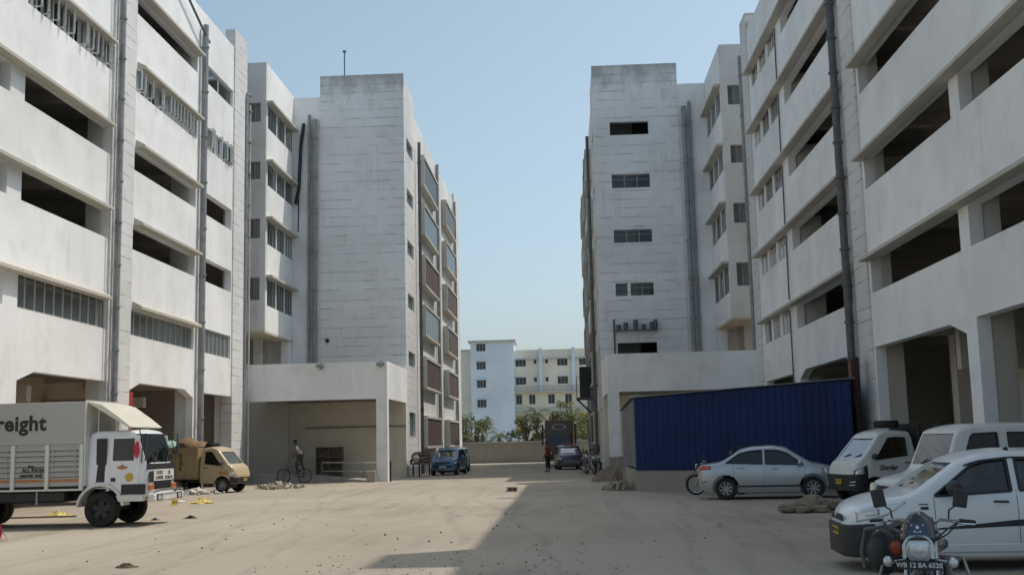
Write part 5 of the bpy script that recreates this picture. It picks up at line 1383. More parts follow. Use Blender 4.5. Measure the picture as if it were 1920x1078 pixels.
for txt, y, z, s_ in (('GOODS', -.28, 1.25, .11), ('CARRIER', -.28, 1.13, .12), ('OK', .32, 1.24, .12), ('HORN PL', .32, 1.12, .12)):
    text_mesh(txt, s_, 'board_lettering', 'black', fp, Fm(y, z), .001, bold=.004)
q = MB(); q.box(1.17, 1.34, -.93, .93, .58, .76); bp = q.build('front_bumper', 'plate_white', ft, bevel=.03)
for sg in (-1, 1):
    q = MB(); q.box(1.335, 1.352, sg*.62-.16, sg*.62+.16, .60, .74); q.build('headlight_recess', 'plastic', bp)
    q = MB(); q.ell((1.35, sg*.62, .67), (.02, .12, .06), 14, 8); q.build('headlight', 'lamp', bp)
q = MB(); q.tube([(1.30, -.9, .80), (1.38, -.7, .84), (1.38, .7, .84), (1.30, .9, .80)], .022, 8); q.build('bumper_rail', 'chrome', ft)
plate(ft, 1.36, .30, .50, 'WB 15', w_=.38, h=.16)
q = MB(); q.box(.86, .92, -.905, -.86, 1.62, 2.02); q.build('red_cloth', 'redcloth', ft, bevel=.02)
q = MB(); q.ell((.88, -.93, 1.82), (.07, .03, .2), 10, 8, .1, 3); q.build('red_cloth', 'redcloth', ft, smooth=True)
q = MB()
for sx in (.25,):
    for sg in (-1, 1): q.box(sx-.25, sx+.2, sg*.45-.25, sg*.45+.25, 1.15, 1.3); q.box(sx-.35, sx-.22, sg*.45-.25, sg*.45+.25, 1.2, 1.9)
q.build('seat', 'seat', ft)
q = MB(); q.box(.75, .98, -.78, .78, 1.2, 1.46); q.build('dashboard', 'plastic', ft)
q = MB(); q.box(-3.0, -.9, -.93, -.55, .60, .88); q.build('fuel_tank', 'plastic', ft, bevel=.05)
q = MB(); q.box(-2.9, -.7, .5, .9, .58, .85); q.build('battery_box', 'plastic', ft, bevel=.03)
for k in range(2):
    q = MB(); q.box(-1.6 - k*1.3, -1.55 - k*1.3, -.96, -.94, .55, .95); q.build('hanger', 'pipe_grey', ft)

# ---- far small vehicles
Pb = dict(shape=dict(
  top=[(-1.72,.9),(-1.70,1.25),(-1.5,1.44),(-.8,1.50),(.1,1.48),(.3,1.42),(.95,1.02),(1.1,.97),(1.5,.88),(1.66,.75),(1.72,.55)],
  bot=[(-1.72,.3),(1.72,.26)], W=[(-1.72,.60),(-1.6,.74),(-1.2,.79),(1.2,.79),(1.5,.74),(1.66,.62),(1.72,.45)],
  belt=[(-1.72,1.0),(1.0,.92),(1.72,.82)], tumble=.30, r=.07), x0=-1.72, x1=1.72, paint='paint_blue', wheels=(-1.1, 1.12), wr=.28, hw=.79, cab=(-1.35, .75), floor=.38,
  side_windows=[([(-1.0,1.05),(-.3,1.02)], [(-1.0,1.36),(-.3,1.39)]), ([(-.2,1.0),(.75,.96)], [(-.2,1.39),(.18,1.36),(.75,.975)])],
  windshield=(.86, .36, .60, .50, 1.03, 1.37), seats=(-.7, .1), seams=[(-.25,.3,1.0),(.78,.4,.94)], handles=[(-.1,.88)], mirror=(.6, 1.02), spokes=6)
b1, sh = make_car('parked_car', 'small blue car facing the camera beside the far end of the left tower block', 'car', (-6.75, 65.4), math.radians(-90-7), Pb)
q = MB(); q.box(1.69, 1.74, -.5, .5, .42, .56); q.box(1.70, 1.735, -.42, .42, .68, .74); q.build('grille', 'plastic', b1, bevel=.01)
plate(b1, 1.75, 0, .47, 'WB 02', w_=.4, h=.1, mat='plate_white')
for sg in (-1, 1): solid_patch('headlight', 'lamp', b1, sh, [(1.3,.70),(1.64,.62)], [(1.3,.84),(1.64,.72)], sg, .006)
Pd = dict(Pb); Pd['paint'] = 'paint_dark'
b2, sh = make_car('parked_car', 'dark blue car facing the camera in front of the tarpaulin lorry', 'car', (.15, 71.3), math.radians(-90+6), Pd)
q = MB(); q.box(1.69, 1.74, -.5, .5, .42, .56); q.build('grille', 'chrome', b2, bevel=.01)
q = MB(); q.box(-.2, .1, -.3, .3, 1.5, 1.58); q.build('roof_lamp', 'lampred', b2, bevel=.02)
for sg in (-1, 1): solid_patch('headlight', 'lamp', b2, sh, [(1.3,.66),(1.66,.58)], [(1.3,.84),(1.66,.74)], sg, .008)
# grey car behind the blue one
Pg = dict(Pb); Pg['paint'] = 'paint_silver'
b3, sh = make_car('parked_car', 'dull silver car standing behind the small blue car by the left tower block', 'car', (-7.0, 70.9), math.radians(-90-5), Pg)

# tarpaulin lorry
tl_ = thing('tarpaulin_lorry', 'dark red lorry with a pale board over its windscreen at the end of the yard', 'truck', (-.45, 79, 0), math.radians(-90))
q = MB(); q.box(-5.5, -1.0, -1.0, 1.0, .9, 3.25); q.build('cargo_body', 'straw', tl_, bevel=.15)
CS2 = dict(CS); sh = Shape(**CS2); cb2 = loft(sh, xs).build('cab', 'paint_red', tl_, smooth=True); cb2.scale = (1, 1.08, 1)
q = MB(); q.prism([(-.8, 1.5), (.8, 1.5), (.74, 2.14), (-.74, 2.14)], lambda u, v, w_: (1.115 - (v-1.45)*.32 + w_, u, v), .0, .012); q.build('windshield', 'cglass_dark', tl_)
q = MB(); q.box(.75, .85, -.88, .88, 2.2, 3.0); hb = q.build('headboard', 'slat_shadow_grey', tl_)
q = MB(); q.lathe([(.30, 0), (.36, 0), (.36, .01), (.30, .01)], (0, 0, 0), 'x', 28, True); e_ = q.build('oval_emblem', 'plate_white', hb); e_.location = (.852, 0, 2.72); e_.scale = (1, 1.35, .55)
for sg in (-1, 1):
    q = MB(); q.cyl((1.13, sg*.62, .98), (1.18, sg*.62, .98), .10, 16); q.build('headlight', 'lamp', tl_)
    q = MB(); q.box(.9, 1.0, sg*1.12-.06, sg*1.12+.06, 1.5, 2.9); q.build('side_mirror', 'plastic', tl_)
    for x in (0, -4.2): tyre_wheel(tl_, x, sg*.85, .45, .26, sg, rim_r=.25)
q = MB(); q.box(1.12, 1.3, -1.0, 1.0, .5, .75); q.build('front_bumper', 'paint_red', tl_, bevel=.03)
q = MB(); q.box(-5.3, 1.0, -.5, .5, .55, .85); q.build('chassis', 'plastic', tl_)

# cycle cart with load next to the blue car
ct = thing('cargo_tricycle', 'loaded cargo tricycle with pale sacks and a brown box, beside the small blue car', 'tricycle', (-8.05, 62.6, 0), math.radians(-86))
for x, y in ((-.5, -.45), (-.5, .45), (1.25, 0)):
    q = MB(); q.lathe([(.29, -.02), (.33, -.025), (.35, 0), (.33, .025), (.29, .02)], (0,0,0), 'y', 28, True); wl = q.build('wheel', 'rubber', ct, smooth=True); wl.location = (x, y, .35)
    q = MB()
    for i in range(9): a = PI*i/9; q.cyl((math.cos(a)*.3, 0, math.sin(a)*.3), (-math.cos(a)*.3, 0, -math.sin(a)*.3), .006, 4)
    q.build('spokes', 'steel', wl)
q = MB(); q.box(-1.0, .4, -.55, .55, .66, .74); q.box(-1.0, .4, -.57, -.53, .74, .95); q.box(-1.0, .4, .53, .57, .74, .95); q.build('load_bed', 'wood', ct)
q = MB(); q.tube([(.3, 0, .55), (1.0, 0, .5), (1.15, 0, .95)], .025, 6); q.tube([(1.25, 0, .35), (1.12, 0, .95)], .02, 6); q.tube([(.95, 0, .5), (.6, 0, .9)], .02, 6); q.build('frame', 'pipe_dark', ct)
q = MB(); q.tube([(.98, -.28, 1.0), (1.12, 0, .98), (.98, .28, 1.0)], .016, 6); q.build('handlebar', 'steel', ct)
q = MB(); q.ell((.58, 0, .92), (.14, .09, .05), 12, 8); q.build('saddle', 'plastic', ct)
M['sack_white'] = plain("white_sack", (.60, .58, .53), .85, var=.2, scale=6, bmp=.3)
M['sack_yellow'] = plain("yellow_sack", (.55, .45, .18), .85, var=.3, scale=6)
for (x, y, z, r, mt, lb) in ((.15, -.22, .76, (.2, .25, .22), 'sack_white', 'white sack at the front of the cargo tricycle load'), (-.5, -.25, .76, (.35, .28, .32), 'straw', 'brown sack on the left of the cargo tricycle'),):
    t = thing('sack', lb, 'sack', (-8.05 + y*.0 + (.0), 62.6, z)); t.location = (-8.05 + y, 62.6 - x, z)
    q = MB(); q.ell((0, 0, r[2]*.9), r, 14, 10, .1, 7); q.build('sack_body', mt, t, smooth=True)
t = thing('crate', 'dark red brown crate on the right of the cargo tricycle', 'crate', (-7.85, 62.8, .76)); q = MB(); q.box(-.3, .3, -.35, .3, 0, .55); q.build('crate_body', 'redbrown', t, bevel=.01)
for k in range(3):
    q = MB(); q.box(-.31, .31, -.36, -.345, .05+k*.18, .16+k*.18); q.build('slat', 'wood', t)

# ------------------------------------------------------------------ motorcycles
M['tank_black'] = plain("glossy_black_paint", (.012, .012, .014), .15, var=.1, coat=1)
M['visor'] = plain("dark_blue_visor", (.02, .04, .10), .12, var=.2, coat=1)
M['redplastic'] = plain("red_horn_plastic", (.30, .045, .02), .35, var=.15)
def motorcycle(name, label, loc, heading, group=None, steer=0.0, hero=False):
    root = thing(name, label, 'motorcycle', (*loc, 0), heading, group)
    def spoke_wheel(x, r=.32, nm='wheel'):
        q = MB(); q.lathe([(r*.80, -.03), (r*.88, -.05), (r*.97, -.04), (r, 0), (r*.97, .04), (r*.88, .05), (r*.80, .03)], (0,0,0), 'y', 36, True)
        w_ = q.build(nm, 'rubber', root, smooth=True); w_.location = (x, 0, r)
        q = MB(); q.lathe([(r*.74, -.03), (r*.80, -.035), (r*.80, .035), (r*.74, .03)], (0,0,0), 'y', 36, True); q.build('rim', 'chrome', w_, smooth=True)
        q = MB()
        for i in range(14):
            a = 2*PI*i/14
            q.cyl((0, .03 if i % 2 else -.03, 0), (math.cos(a)*r*.78, 0, math.sin(a)*r*.78), .0035, 4)
        q.cyl((0, -.06, 0), (0, .06, 0), .045, 16); q.build('hub', 'steel', w_)
        return w_
    fw = spoke_wheel(.70); spoke_wheel(-.68)
    # frame, engine, exhaust
    q = MB(); q.tube([(.42, 0, .95), (.30, 0, .45), (.0, 0, .28), (-.3, 0, .32), (-.35, 0, .72)], .022, 8); q.tube([(.42, 0, .95), (.0, 0, .80), (-.35, 0, .74), (-.85, 0, .80)], .022, 8)
    for sg in (-1, 1): q.tube([(-.3, sg*.09, .38), (-.68, sg*.1, .32)], .02, 8)
    q.build('frame', 'tank_black', root, smooth=True)
    q = MB(); q.box(-.18, .22, -.13, .13, .26, .52); q.cyl((.05, 0, .5), (.10, 0, .74), .085, 16)
    for k in range(6): q.cyl((.05+.008*k, 0, .53+k*.032), (.052+.008*k, 0, .54+k*.032), .115, 20)
    q.build('engine', 'steel', root, bevel=.015)
    q = MB(); q.tube([(.16, -.08, .6), (.30, -.12, .48), (.22, -.14, .25), (-.2, -.16, .24), (-.8, -.18, .32)], [.02, .02, .022, .035, .04], 10); q.build('exhaust', 'chrome', root, smooth=True)
    q = MB(); q.ell((.12, 0, .86), (.30, .14, .13), 20, 14); q.build('fuel_tank', 'tank_black', root, smooth=True)
    q = MB(); q.ell((-.42, 0, .80), (.38, .13, .06), 20, 10); q.build('seat', 'plastic', root, smooth=True)
    for sg in (-1, 1):
        q = MB(); q.tube([(-.45, sg*.11, .68), (-.66, sg*.12, .36)], .028, 8); q.build('shock_absorber', 'steel', root, smooth=True)
    pr = [(math.cos(a)*.37 - .68, math.sin(a)*.37 + .32) for a in [PI*(.25 + .65*i/8) for i in range(9)]]
    pr2 = [(math.cos(a)*.355 - .68, math.sin(a)*.355 + .32) for a in reversed([PI*(.25 + .65*i/8) for i in range(9)])]
    q = MB(); q.prism(pr+pr2, lambda u, v, w_: (u, w_, v), -.07, .07); q.build('rear_fender', 'tank_black', root)
    q = MB(); q.box(-1.05, -1.0, -.06, .06, .60, .68); q.build('tail_light', 'lampred', root, bevel=.01)
    # steering group: everything hangs from the fork
    fork = MB()
    for sg in (-1, 1): fork.tube([(.70, sg*.10, .32), (.52, sg*.10, .85), (.47, sg*.10, .99)], [.026, .024, .024], 10)
    fork.box(.44, .54, -.13, .13, .96, .99); fork.box(.50, .60, -.13, .13, .76, .79)
    fk = fork.build('fork', 'chrome', root, smooth=True)
    pr = [(math.cos(a)*.37 + .70, math.sin(a)*.37 + .32) for a in [PI*(.10 + .7*i/8) for i in range(9)]]
    pr2 = [(math.cos(a)*.355 + .70, math.sin(a)*.355 + .32) for a in reversed([PI*(.10 + .7*i/8) for i in range(9)])]
    q = MB(); q.prism(pr+pr2, lambda u, v, w_: (u, w_, v), -.065, .065); q.build('front_fender', 'tank_black', root)
    q = MB(); q.lathe([(.0, -.13), (.08, -.11), (.106, -.02), (.112, .03)], (.64, 0, .86), 'x', 28); q.build('headlight_shell', 'tank_black', root, smooth=True)
    q = MB(); q.lathe([(.096, .028), (.112, .026), (.115, .045), (.099, .05)], (.64, 0, .86), 'x', 32, True); hlr = q.build('headlight_ring', 'chrome', root, smooth=True)
    q = MB(); q.lathe([(.0, .060), (.045, .057), (.08, .046), (.099, .034)], (.64, 0, .86), 'x', 32); q.lathe([(.0, .070), (.025, .066), (.03, .056)], (.64, 0, .86), 'x', 16); q.build('headlight', 'lamp', hlr, smooth=True)
    for sg in (-1, 1):
        q = MB(); q.tube([(.46, sg*.06, 1.0), (.46, sg*.14, 1.06), (.37, sg*.26, 1.045), (.28, sg*.36, 1.03)], .012, 8); hb_ = q.build('handlebar', 'chrome', root, smooth=True)
        q = MB(); q.tube([(.355, sg*.275, 1.043), (.275, sg*.375, 1.028)], .019, 10); q.build('grip', 'rubber', hb_, smooth=True)
        q = MB(); q.tube([(.42, sg*.23, 1.045), (.43, sg*.29, 1.03), (.35, sg*.38, 1.02)], .008, 6); q.build('brake_lever', 'chrome', hb_, smooth=True)
        q = MB(); q.tube([(.40, sg*.20, 1.05), (.42, sg*.21, 1.13), (.40, sg*.27, 1.17)], .007, 6); ms = q.build('mirror_stalk', 'tank_black', hb_, smooth=True)
        q = MB(); q.box(-.012, .012, -.052, .052, -.068, .068); mr = q.build('mirror', 'plastic', ms, bevel=.02); mr.location = (.40, sg*.295, 1.215); mr.rotation_euler = (sg*-.18, 0, sg*.25)
        q = MB(); q.cyl((.60, sg*.10, .78), (.61, sg*.20, .765), .011, 8); st = q.build('indicator_stalk', 'chrome', root)
        q = MB(); q.ell((.61, sg*.225, .765), (.045, .042, .042), 14, 10); q.build('indicator', 'chrome', st, smooth=True)
        q = MB(); q.ell((.645, sg*.225, .765), (.02, .033, .033), 12, 8); q.build('indicator_lens', 'lamp', st, smooth=True)
        q = MB(); q.tube([(.30, sg*.04, .40), (.36, sg*.28, .42), (.40, sg*.33, .60), (.36, sg*.28, .78), (.36, sg*.05, .80)], .013, 8); q.build('leg_guard', 'steel', root, smooth=True)
        for h_ in (.02, -.015):
            q = MB(); q.tube([(.40, sg*.28, 1.05), (.56, sg*.20, .98+h_), (.60, sg*.08, .9), (.50, sg*.04, .8)], .006, 5); q.build('cable', 'black', root, smooth=True)
    q = MB(); q.box(.722, .728, -.155, .155, .72, .785); pl = q.build('number_plate', 'plastic', root)
    text_mesh('WB 12 BA 6520', .048, 'plate_text', 'plate_white', pl, Matrix(((0,0,1,.7285),(1,0,0,0),(0,1,0,.752),(0,0,0,1))), .0008, bold=.001)
    q = MB(); q.box(.60, .722, -.02, .02, .74, .76); q.build('plate_bracket', 'plastic', root)
    q = MB(); q.cyl((.47, -.07, 1.02), (.52, -.07, 1.06), .035, 16); q.cyl((.47, .07, 1.02), (.52, .07, 1.06), .035, 16); q.build('instruments', 'plastic', root)
    if hero:
        # fly screen with a blue emblem, red horn on the side, black bag on the leg guard
        mb = MB(); vs = []
        for i in range(7):
            t = i/6; z = .93 + .20*t; hw = .125*math.sqrt(max(.02, 1 - (t*.96)**3)); xx = .70 - .10*t
            for k in range(9): u = -1 + k/4; vs.append((xx - .05*u*u, u*hw, z - .01*u*u))
        mb.add(vs, [(i*9+k, i*9+k+1, (i+1)*9+k+1, (i+1)*9+k) for i in range(6) for k in range(8)])
        fs_ = mb.build('fly_screen', 'tank_black', root, smooth=True); s_ = fs_.modifiers.new('t', 'SOLIDIFY'); s_.thickness = .005; s_.offset = 0
        q = MB(); q.add([(.708 - .42*(z-.93), y, z) for y, z in ((-.065, .965), (.065, .965), (.055, 1.05), (-.055, 1.05))], [(0,1,2,3)]); q.build('blue_decal', 'visor', fs_)
        for j, (y, z, r) in enumerate(((0, 1.02, .014), (-.02, .99, .008), (.02, .99, .008), (0, .985, .006), (-.04, 1.035, .006), (.04, 1.035, .006))):
            q = MB(); q.cyl((.712-.42*(z-.93), y, z), (.716-.42*(z-.93), y, z), r, 6); q.build('star_mark', 'plate_white', fs_)
        q = MB(); q.lathe([(.0, -.05), (.035, -.04), (.055, .0), (.058, .02), (.04, .03), (.0, .032)], (.56, -.165, .865), 'x', 24); hn = q.build('horn', 'redplastic', root, smooth=True)
        q = MB(); q.lathe([(.056, .014), (.064, .016), (.064, .03), (.056, .032)], (.56, -.165, .865), 'x', 24, True); q.build('horn_ring', 'plastic', hn, smooth=True)
        q = MB(); q.ell((.28, -.30, .80), (.13, .12, .17), 16, 12, .06, 4); q.build('side_bag', 'plastic', root, smooth=True)
        q = MB(); q.tube([(.45, -.12, .95), (.36, -.26, 1.0), (.30, -.42, .97), (.28, -.46, .80), (.28, -.44, .68)], .017, 8); q.build('crash_bar', 'pipe_dark', root, smooth=True)
        q = MB(); q.ell((.50, -.12, .94), (.05, .05, .04), 12, 8); q.build('switch_box', 'plastic', root)
        for sg in (-1, 1):
            q = MB(); q.box(.715, .72, sg*.098-.012, sg*.098+.012, .80, .90); q.build('fork_reflector', 'plate_white', root)
    return root
hh_ = math.radians(-112)
hero = motorcycle('motorcycle', 'black motorcycle facing the camera with a round headlight and red horn, lower right corner', (2.70 - .69*math.cos(hh_), 9.0 - .69*math.sin(hh_)), hh_, hero=True)
hero.scale = (1.05, 1.05, 1.05)
far_m = motorcycle('motorcycle', 'motorcycle parked beside the plinth of the right canopy, nearest the camera of the far row', (1.25, 59.5), math.radians(-75), 'motorcycles along the right tower block')
for x, y, h, lb in ((1.35, 62.0, -60, 'motorcycle parked second in the far row along the right tower block'), (1.45, 66.0, -120, 'motorcycle parked third in the far row, by the grey posts')):
    c = copy_tree(far_m); c.location = (x, y, 0); c.rotation_euler = (0, 0, math.radians(h)); c['label'] = lb
c = copy_tree(far_m); c.location = (4.75, 36.0, 0); c.rotation_euler = (0, 0, math.radians(172)); c['label'] = 'motorcycle half hidden behind the boot of the silver saloon'; 
if 'group' in c: del c['group']
# ================================================================== PEOPLE
M['skin'] = plain("brown_skin", (.16, .085, .05), .55, var=.08)
M['hair'] = plain("black_hair", (.012, .010, .009), .6)
M['white_cloth'] = plain("white_cotton", (.62, .62, .60), .85, var=.12)
M['trouser'] = plain("grey_green_trousers", (.075, .08, .07), .9)
M['redshirt'] = plain("dark_red_shirt", (.20, .03, .03), .85)
M['darktrouser'] = plain("dark_trousers", (.025, .025, .03), .9)
M['sandal'] = plain("brown_sandal", (.06, .035, .02), .7)
M['eye'] = plain("eye_dark", (.01, .01, .01), .3)
def skin_mesh(name, mat, parent, pts, edges, root_i, sub=2):
    """pts: (x,y,z,rx,ry); one continuous skinned surface, baked to a mesh"""
    me = bpy.data.meshes.new(name); bm = bmesh.new(); lay = bm.verts.layers.skin.verify(); vs = []
    for p in pts:
        v = bm.verts.new(p[:3]); v[lay].radius = (p[3], p[4] if len(p) > 4 else p[3]); vs.append(v)
    vs[root_i][lay].use_root = True
    for a, b in edges: bm.edges.new((vs[a], vs[b]))
    bm.to_mesh(me); bm.free()
    o = bpy.data.objects.new(name, me); C.objects.link(o); o.parent = parent
    s = o.modifiers.new('skin', 'SKIN'); s.use_smooth_shade = True
    ss = o.modifiers.new('sub', 'SUBSURF'); ss.levels = sub; ss.render_levels = sub
    dg = bpy.context.evaluated_depsgraph_get(); dg.update()
    m2 = bpy.data.meshes.new_from_object(o.evaluated_get(dg)); o.modifiers.clear(); o.data = m2; m2.name = name
    m2.materials.clear(); m2.materials.append(M[mat])
    for p in m2.polygons: p.use_smooth = True
    return o
def person(label, loc, heading, J, top, bottom, group=None):
    """local +x is the way the person faces; J: joint positions"""
    root = thing('person', label, 'person', loc, heading, group)
    pts = []; E = []; ix = {}
    def add(n, p, r, prev=None, r2=None):
        ix[n] = len(pts); pts.append((*p, r, r2 or r))
        if prev is not None: E.append((ix[prev], ix[n]))
    add('hip', J['hip'], .12, None, .15); add('waist', J['waist'], .11, 'hip', .13); add('chest', J['chest'], .12, 'waist', .15); add('neck0', J['neck'], .055, 'chest')
    h = Vector(J['head']); nk = Vector(J['neck']); up = (h - nk).normalized(); fw = Vector(J.get('face', (1, 0, -.15))).normalized()
    add('jaw', h - up*.045 + fw*.01, .07, 'neck0', .062); add('mid', h + up*.03, .088, 'jaw', .075); add('crown', h + up*.095, .065, 'mid')
    for s, sg in (('l', 1), ('r', -1)):
        add('sh'+s, J['sh'+s], .055, 'chest'); add('el'+s, J['el'+s], .040, 'sh'+s); add('wr'+s, J['wr'+s], .027, 'el'+s)
        wr = Vector(J['wr'+s]); d = (wr - Vector(J['el'+s])).normalized(); side = d.cross(Vector((0, sg, 0.2))).normalized()
        pm = wr + d*.06; add('pm'+s, pm, .028, 'wr'+s, .018)
        for k in range(4):
            b = pm + side*(.024 - .016*k) + d*.03; L = (.062, .074, .070, .054)[k]
            add(f'f{k}a'+s, b, .0095, 'pm'+s); add(f'f{k}b'+s, b + d*L*.55, .0085, f'f{k}a'+s); add(f'f{k}c'+s, b + d*L*.9 + Vector((0, -sg*.02, 0)), .007, f'f{k}b'+s)
        add('t0'+s, wr + d*.03 + side*.035, .011, 'wr'+s); add('t1'+s, wr + d*.07 + side*.05, .009, 't0'+s)
        add('th'+s, J['th'+s], .085, 'hip'); add('kn'+s, J['kn'+s], .058, 'th'+s); add('an'+s, J['an'+s], .036, 'kn'+s)
        an = Vector(J['an'+s]); add('ft'+s, (an.x+.13, an.y, an.z-.05), .035, 'an'+s, .028); add('to'+s, (an.x+.20, an.y, an.z-.055), .026, 'ft'+s, .018)
    body = skin_mesh('body', 'skin', root, pts, E, 0)
    def cloth(name, mat, names, grow, extra=()):
        p2 = []; e2 = []; m = {}
        for n in names:
            q_ = pts[ix[n]]; m[ix[n]] = len(p2); p2.append((q_[0], q_[1], q_[2], q_[3]+grow, q_[4]+grow))
        for a, b in E:
            if a in m and b in m: e2.append((m[a], m[b]))
        for frm, to, t, r in extra:
            a, b = Vector(pts[ix[frm]][:3]), Vector(pts[ix[to]][:3]); p2.append((*a.lerp(b, t), r, r)); e2.append((m[ix[frm]], len(p2)-1))
        return skin_mesh(name, mat, root, p2, e2, 0)
    cloth('shirt', top, ['hip', 'waist', 'chest', 'shl', 'shr'], .018, (('shl', 'ell', .8, .062), ('shr', 'elr', .8, .062)))
    cloth('trousers', bottom, ['hip', 'thl', 'thr', 'knl', 'knr'], .016, (('knl', 'anl', .85, .058), ('knr', 'anr', .85, .058)))
    q = MB(); c = h + up*.055 - fw*.018; q.ell(c, (.095, .088, .10), 16, 12); hr = q.build('hair', 'hair', root, smooth=True)
    for sg in (-1, 1):
        q = MB(); q.ell(h + up*.02 + fw*.083 + Vector((0, sg*.03, 0)), (.008, .012, .007), 8, 6); q.build('eye', 'eye', root)
        q = MB(); q.ell(h + Vector((0, sg*.078, .005)), (.02, .01, .03), 8, 6); q.build('ear', 'skin', root)
        an = Vector(J['anl' if sg > 0 else 'anr']); q = MB(); q.ell((an.x+.07, an.y, an.z-.075), (.14, .048, .018), 14, 6); q.build('sandal', 'sandal', root)
    q = MB(); q.ell(h - up*.005 + fw*.09, (.016, .013, .02), 8, 6); q.build('nose', 'skin', root, smooth=True)
    q = MB(); q.ell(h - up*.045 + fw*.08, (.006, .022, .005), 8, 6); q.build('mouth', 'sandal', root)
    return root
walk = dict(hip=(0,0,.95), waist=(.02,0,1.10), chest=(.08,0,1.32), neck=(.14,0,1.48), head=(.22,0,1.58), face=(.8,0,-.6),
    shl=(.10,.19,1.40), ell=(.10,.23,1.13), wrl=(.32,.20,1.00), shr=(.10,-.19,1.40), elr=(.06,-.23,1.13), wrr=(.28,-.20,.98),
    thl=(.02,.10,.86), knl=(.16,.11,.50), anl=(.08,.11,.09), thr=(-.02,-.10,.86), knr=(-.06,-.11,.49), anr=(-.26,-.11,.10))
pA = person('person in a white shirt with bowed head standing over a bicycle under the canopy', (-13.42, 56.75, 0.41), math.radians(180), walk, 'white_cloth', 'trouser')
stand = dict(hip=(0,0,.92), waist=(.0,0,1.08), chest=(.01,0,1.32), neck=(.02,0,1.48), head=(.04,0,1.61), face=(1,0,-.1),
    shl=(.01,.20,1.41), ell=(-.03,.27,1.14), wrl=(.10,.25,.92), shr=(.01,-.20,1.41), elr=(-.03,-.26,1.14), wrr=(.16,-.16,.98),
    thl=(.0,.10,.84), knl=(.04,.12,.48), anl=(.0,.13,.09), thr=(.0,-.10,.84), knr=(.02,-.11,.48), anr=(-.02,-.12,.09))
pB = person('person in a dark red shirt standing beside the dark car at the yard end', (-1.05, 66.0, 0), math.radians(150), stand, 'redshirt', 'darktrouser')

# bicycle (local +x forward)
bi = thing('bicycle', 'old black bicycle with its front wheel to the left, pushed under the left canopy', 'bicycle', (-13.55, 56.05, 0), math.radians(182))
for x in (-.53, .53):
    q = MB(); q.lathe([(.31, -.012), (.335, -.016), (.345, 0), (.335, .016), (.31, .012)], (0,0,0), 'y', 36, True); wl = q.build('wheel', 'rubber', bi, smooth=True); wl.location = (x, 0, .345)
    q = MB()
    for i in range(12): a = PI*i/12; q.cyl((math.cos(a)*.32, 0, math.sin(a)*.32), (-math.cos(a)*.32, 0, -math.sin(a)*.32), .003, 4)
    q.build('spokes', 'steel', wl)
    pr = [(math.cos(a)*.375, math.sin(a)*.375) for a in [PI*(.15 + .7*i/8) for i in range(9)]]; pr2 = [(u*.97, v*.97) for u, v in reversed(pr)]
    q = MB(); q.prism(pr+pr2, lambda u, v, w_: (u+x, w_, v+.345), -.025, .025); q.build('mudguard', 'black', bi)
q = MB(); q.tube([(-.53, 0, .345), (-.08, 0, .30), (.36, 0, .78), (-.16, 0, .80), (-.08, 0, .30)], .016, 6); q.tube([(-.53, 0, .345), (-.18, 0, .78)], .012, 6); q.tube([(.53, 0, .345), (.40, 0, .72), (.34, 0, .98)], .016, 6); q.build('frame', 'black', bi)
q = MB(); q.tube([(.20, -.27, 1.0), (.34, -.2, 1.03), (.36, 0, 1.0), (.34, .2, 1.03), (.20, .27, 1.0)], .012, 6); q.build('handlebar', 'chrome', bi, smooth=True)
q = MB(); q.ell((-.20, 0, .90), (.13, .08, .04), 12, 8); q.build('saddle', 'plastic', bi, smooth=True)
q = MB(); q.tube([(-.50, .06, .74), (-.85, .06, .74), (-.85, -.06, .74), (-.50, -.06, .74)], .01, 5); q.build('carrier', 'steel', bi)
q = MB(); q.cyl((-.08, -.03, .30), (-.08, -.05, .30), .09, 20); q.tube([(-.08, -.06, .30), (.05, -.06, .20)], .01, 5); q.box(.0, .1, -.13, -.06, .19, .21); q.build('crank', 'steel', bi)

# ================================================================== SMALL THINGS ON THE GROUND
M['rock'] = wall_mat("broken_concrete_rock", (.36, .32, .26), .8)
M['sackcloth'] = plain("dusty_sackcloth", (.26, .215, .165), .95, var=.3, scale=5, bmp=.5)
M['yellowbag'] = plain("crumpled_yellow_bag", (.62, .50, .16), .6, var=.25, scale=7)
M['pinkred'] = plain("red_plastic_bucket", (.55, .05, .06), .5)
M['leafdirt'] = plain("dry_leaf_litter", (.10, .075, .045), .95, var=.5, scale=12)
M['dirt'] = plain("heaped_brown_dirt", (.16, .12, .085), .95, var=.4, scale=4, bmp=.6)
def lump(name, label, cat, loc, r, mat, seed, group=None, flat=.3):
    rd = random.Random(seed); q = MB(); q.ell((0, 0, r[2]*.75), r, 12, 9, .16, seed)
    for i, v in enumerate(q.v):
        if v[2] < 0: q.v[i] = (v[0], v[1], 0.0)
    o = q.build(name, mat, None, smooth=(mat != 'rock'), origin=(0,0,0)); o.location = loc; o.rotation_euler = (0, 0, rd.uniform(0, 6)); tag(o, label, cat, group); return o
rk = [(5.25, 27.0, .36, .26, .13), (5.65, 27.2, .38, .28, .19), (6.1, 27.4, .36, .28, .17), (6.5, 27.5, .40, .26, .14), (5.45, 26.8, .2, .18, .09), (5.85, 26.9, .26, .2, .10), (5.85, 27.65, .34, .26, .22)]
lbs = ['leftmost dusty sack of the heap in front of the silver saloon', 'large dusty sack second from the left in the heap by the saloon', 'middle dusty sack of the heap by the saloon', 'rightmost dusty sack of the heap, beside the hatchback bonnet', 'small dusty sack in front at the left of the heap', 'small dusty sack in front at the middle of the heap', 'upright dusty sack at the back of the heap']
for i, (x, y, a, b, c) in enumerate(rk): lump('sack', lbs[i], 'sack', (x, y, 0), (a, b, c), 'sackcloth', i+10, 'dusty sacks between the silver saloon and the hatchback')
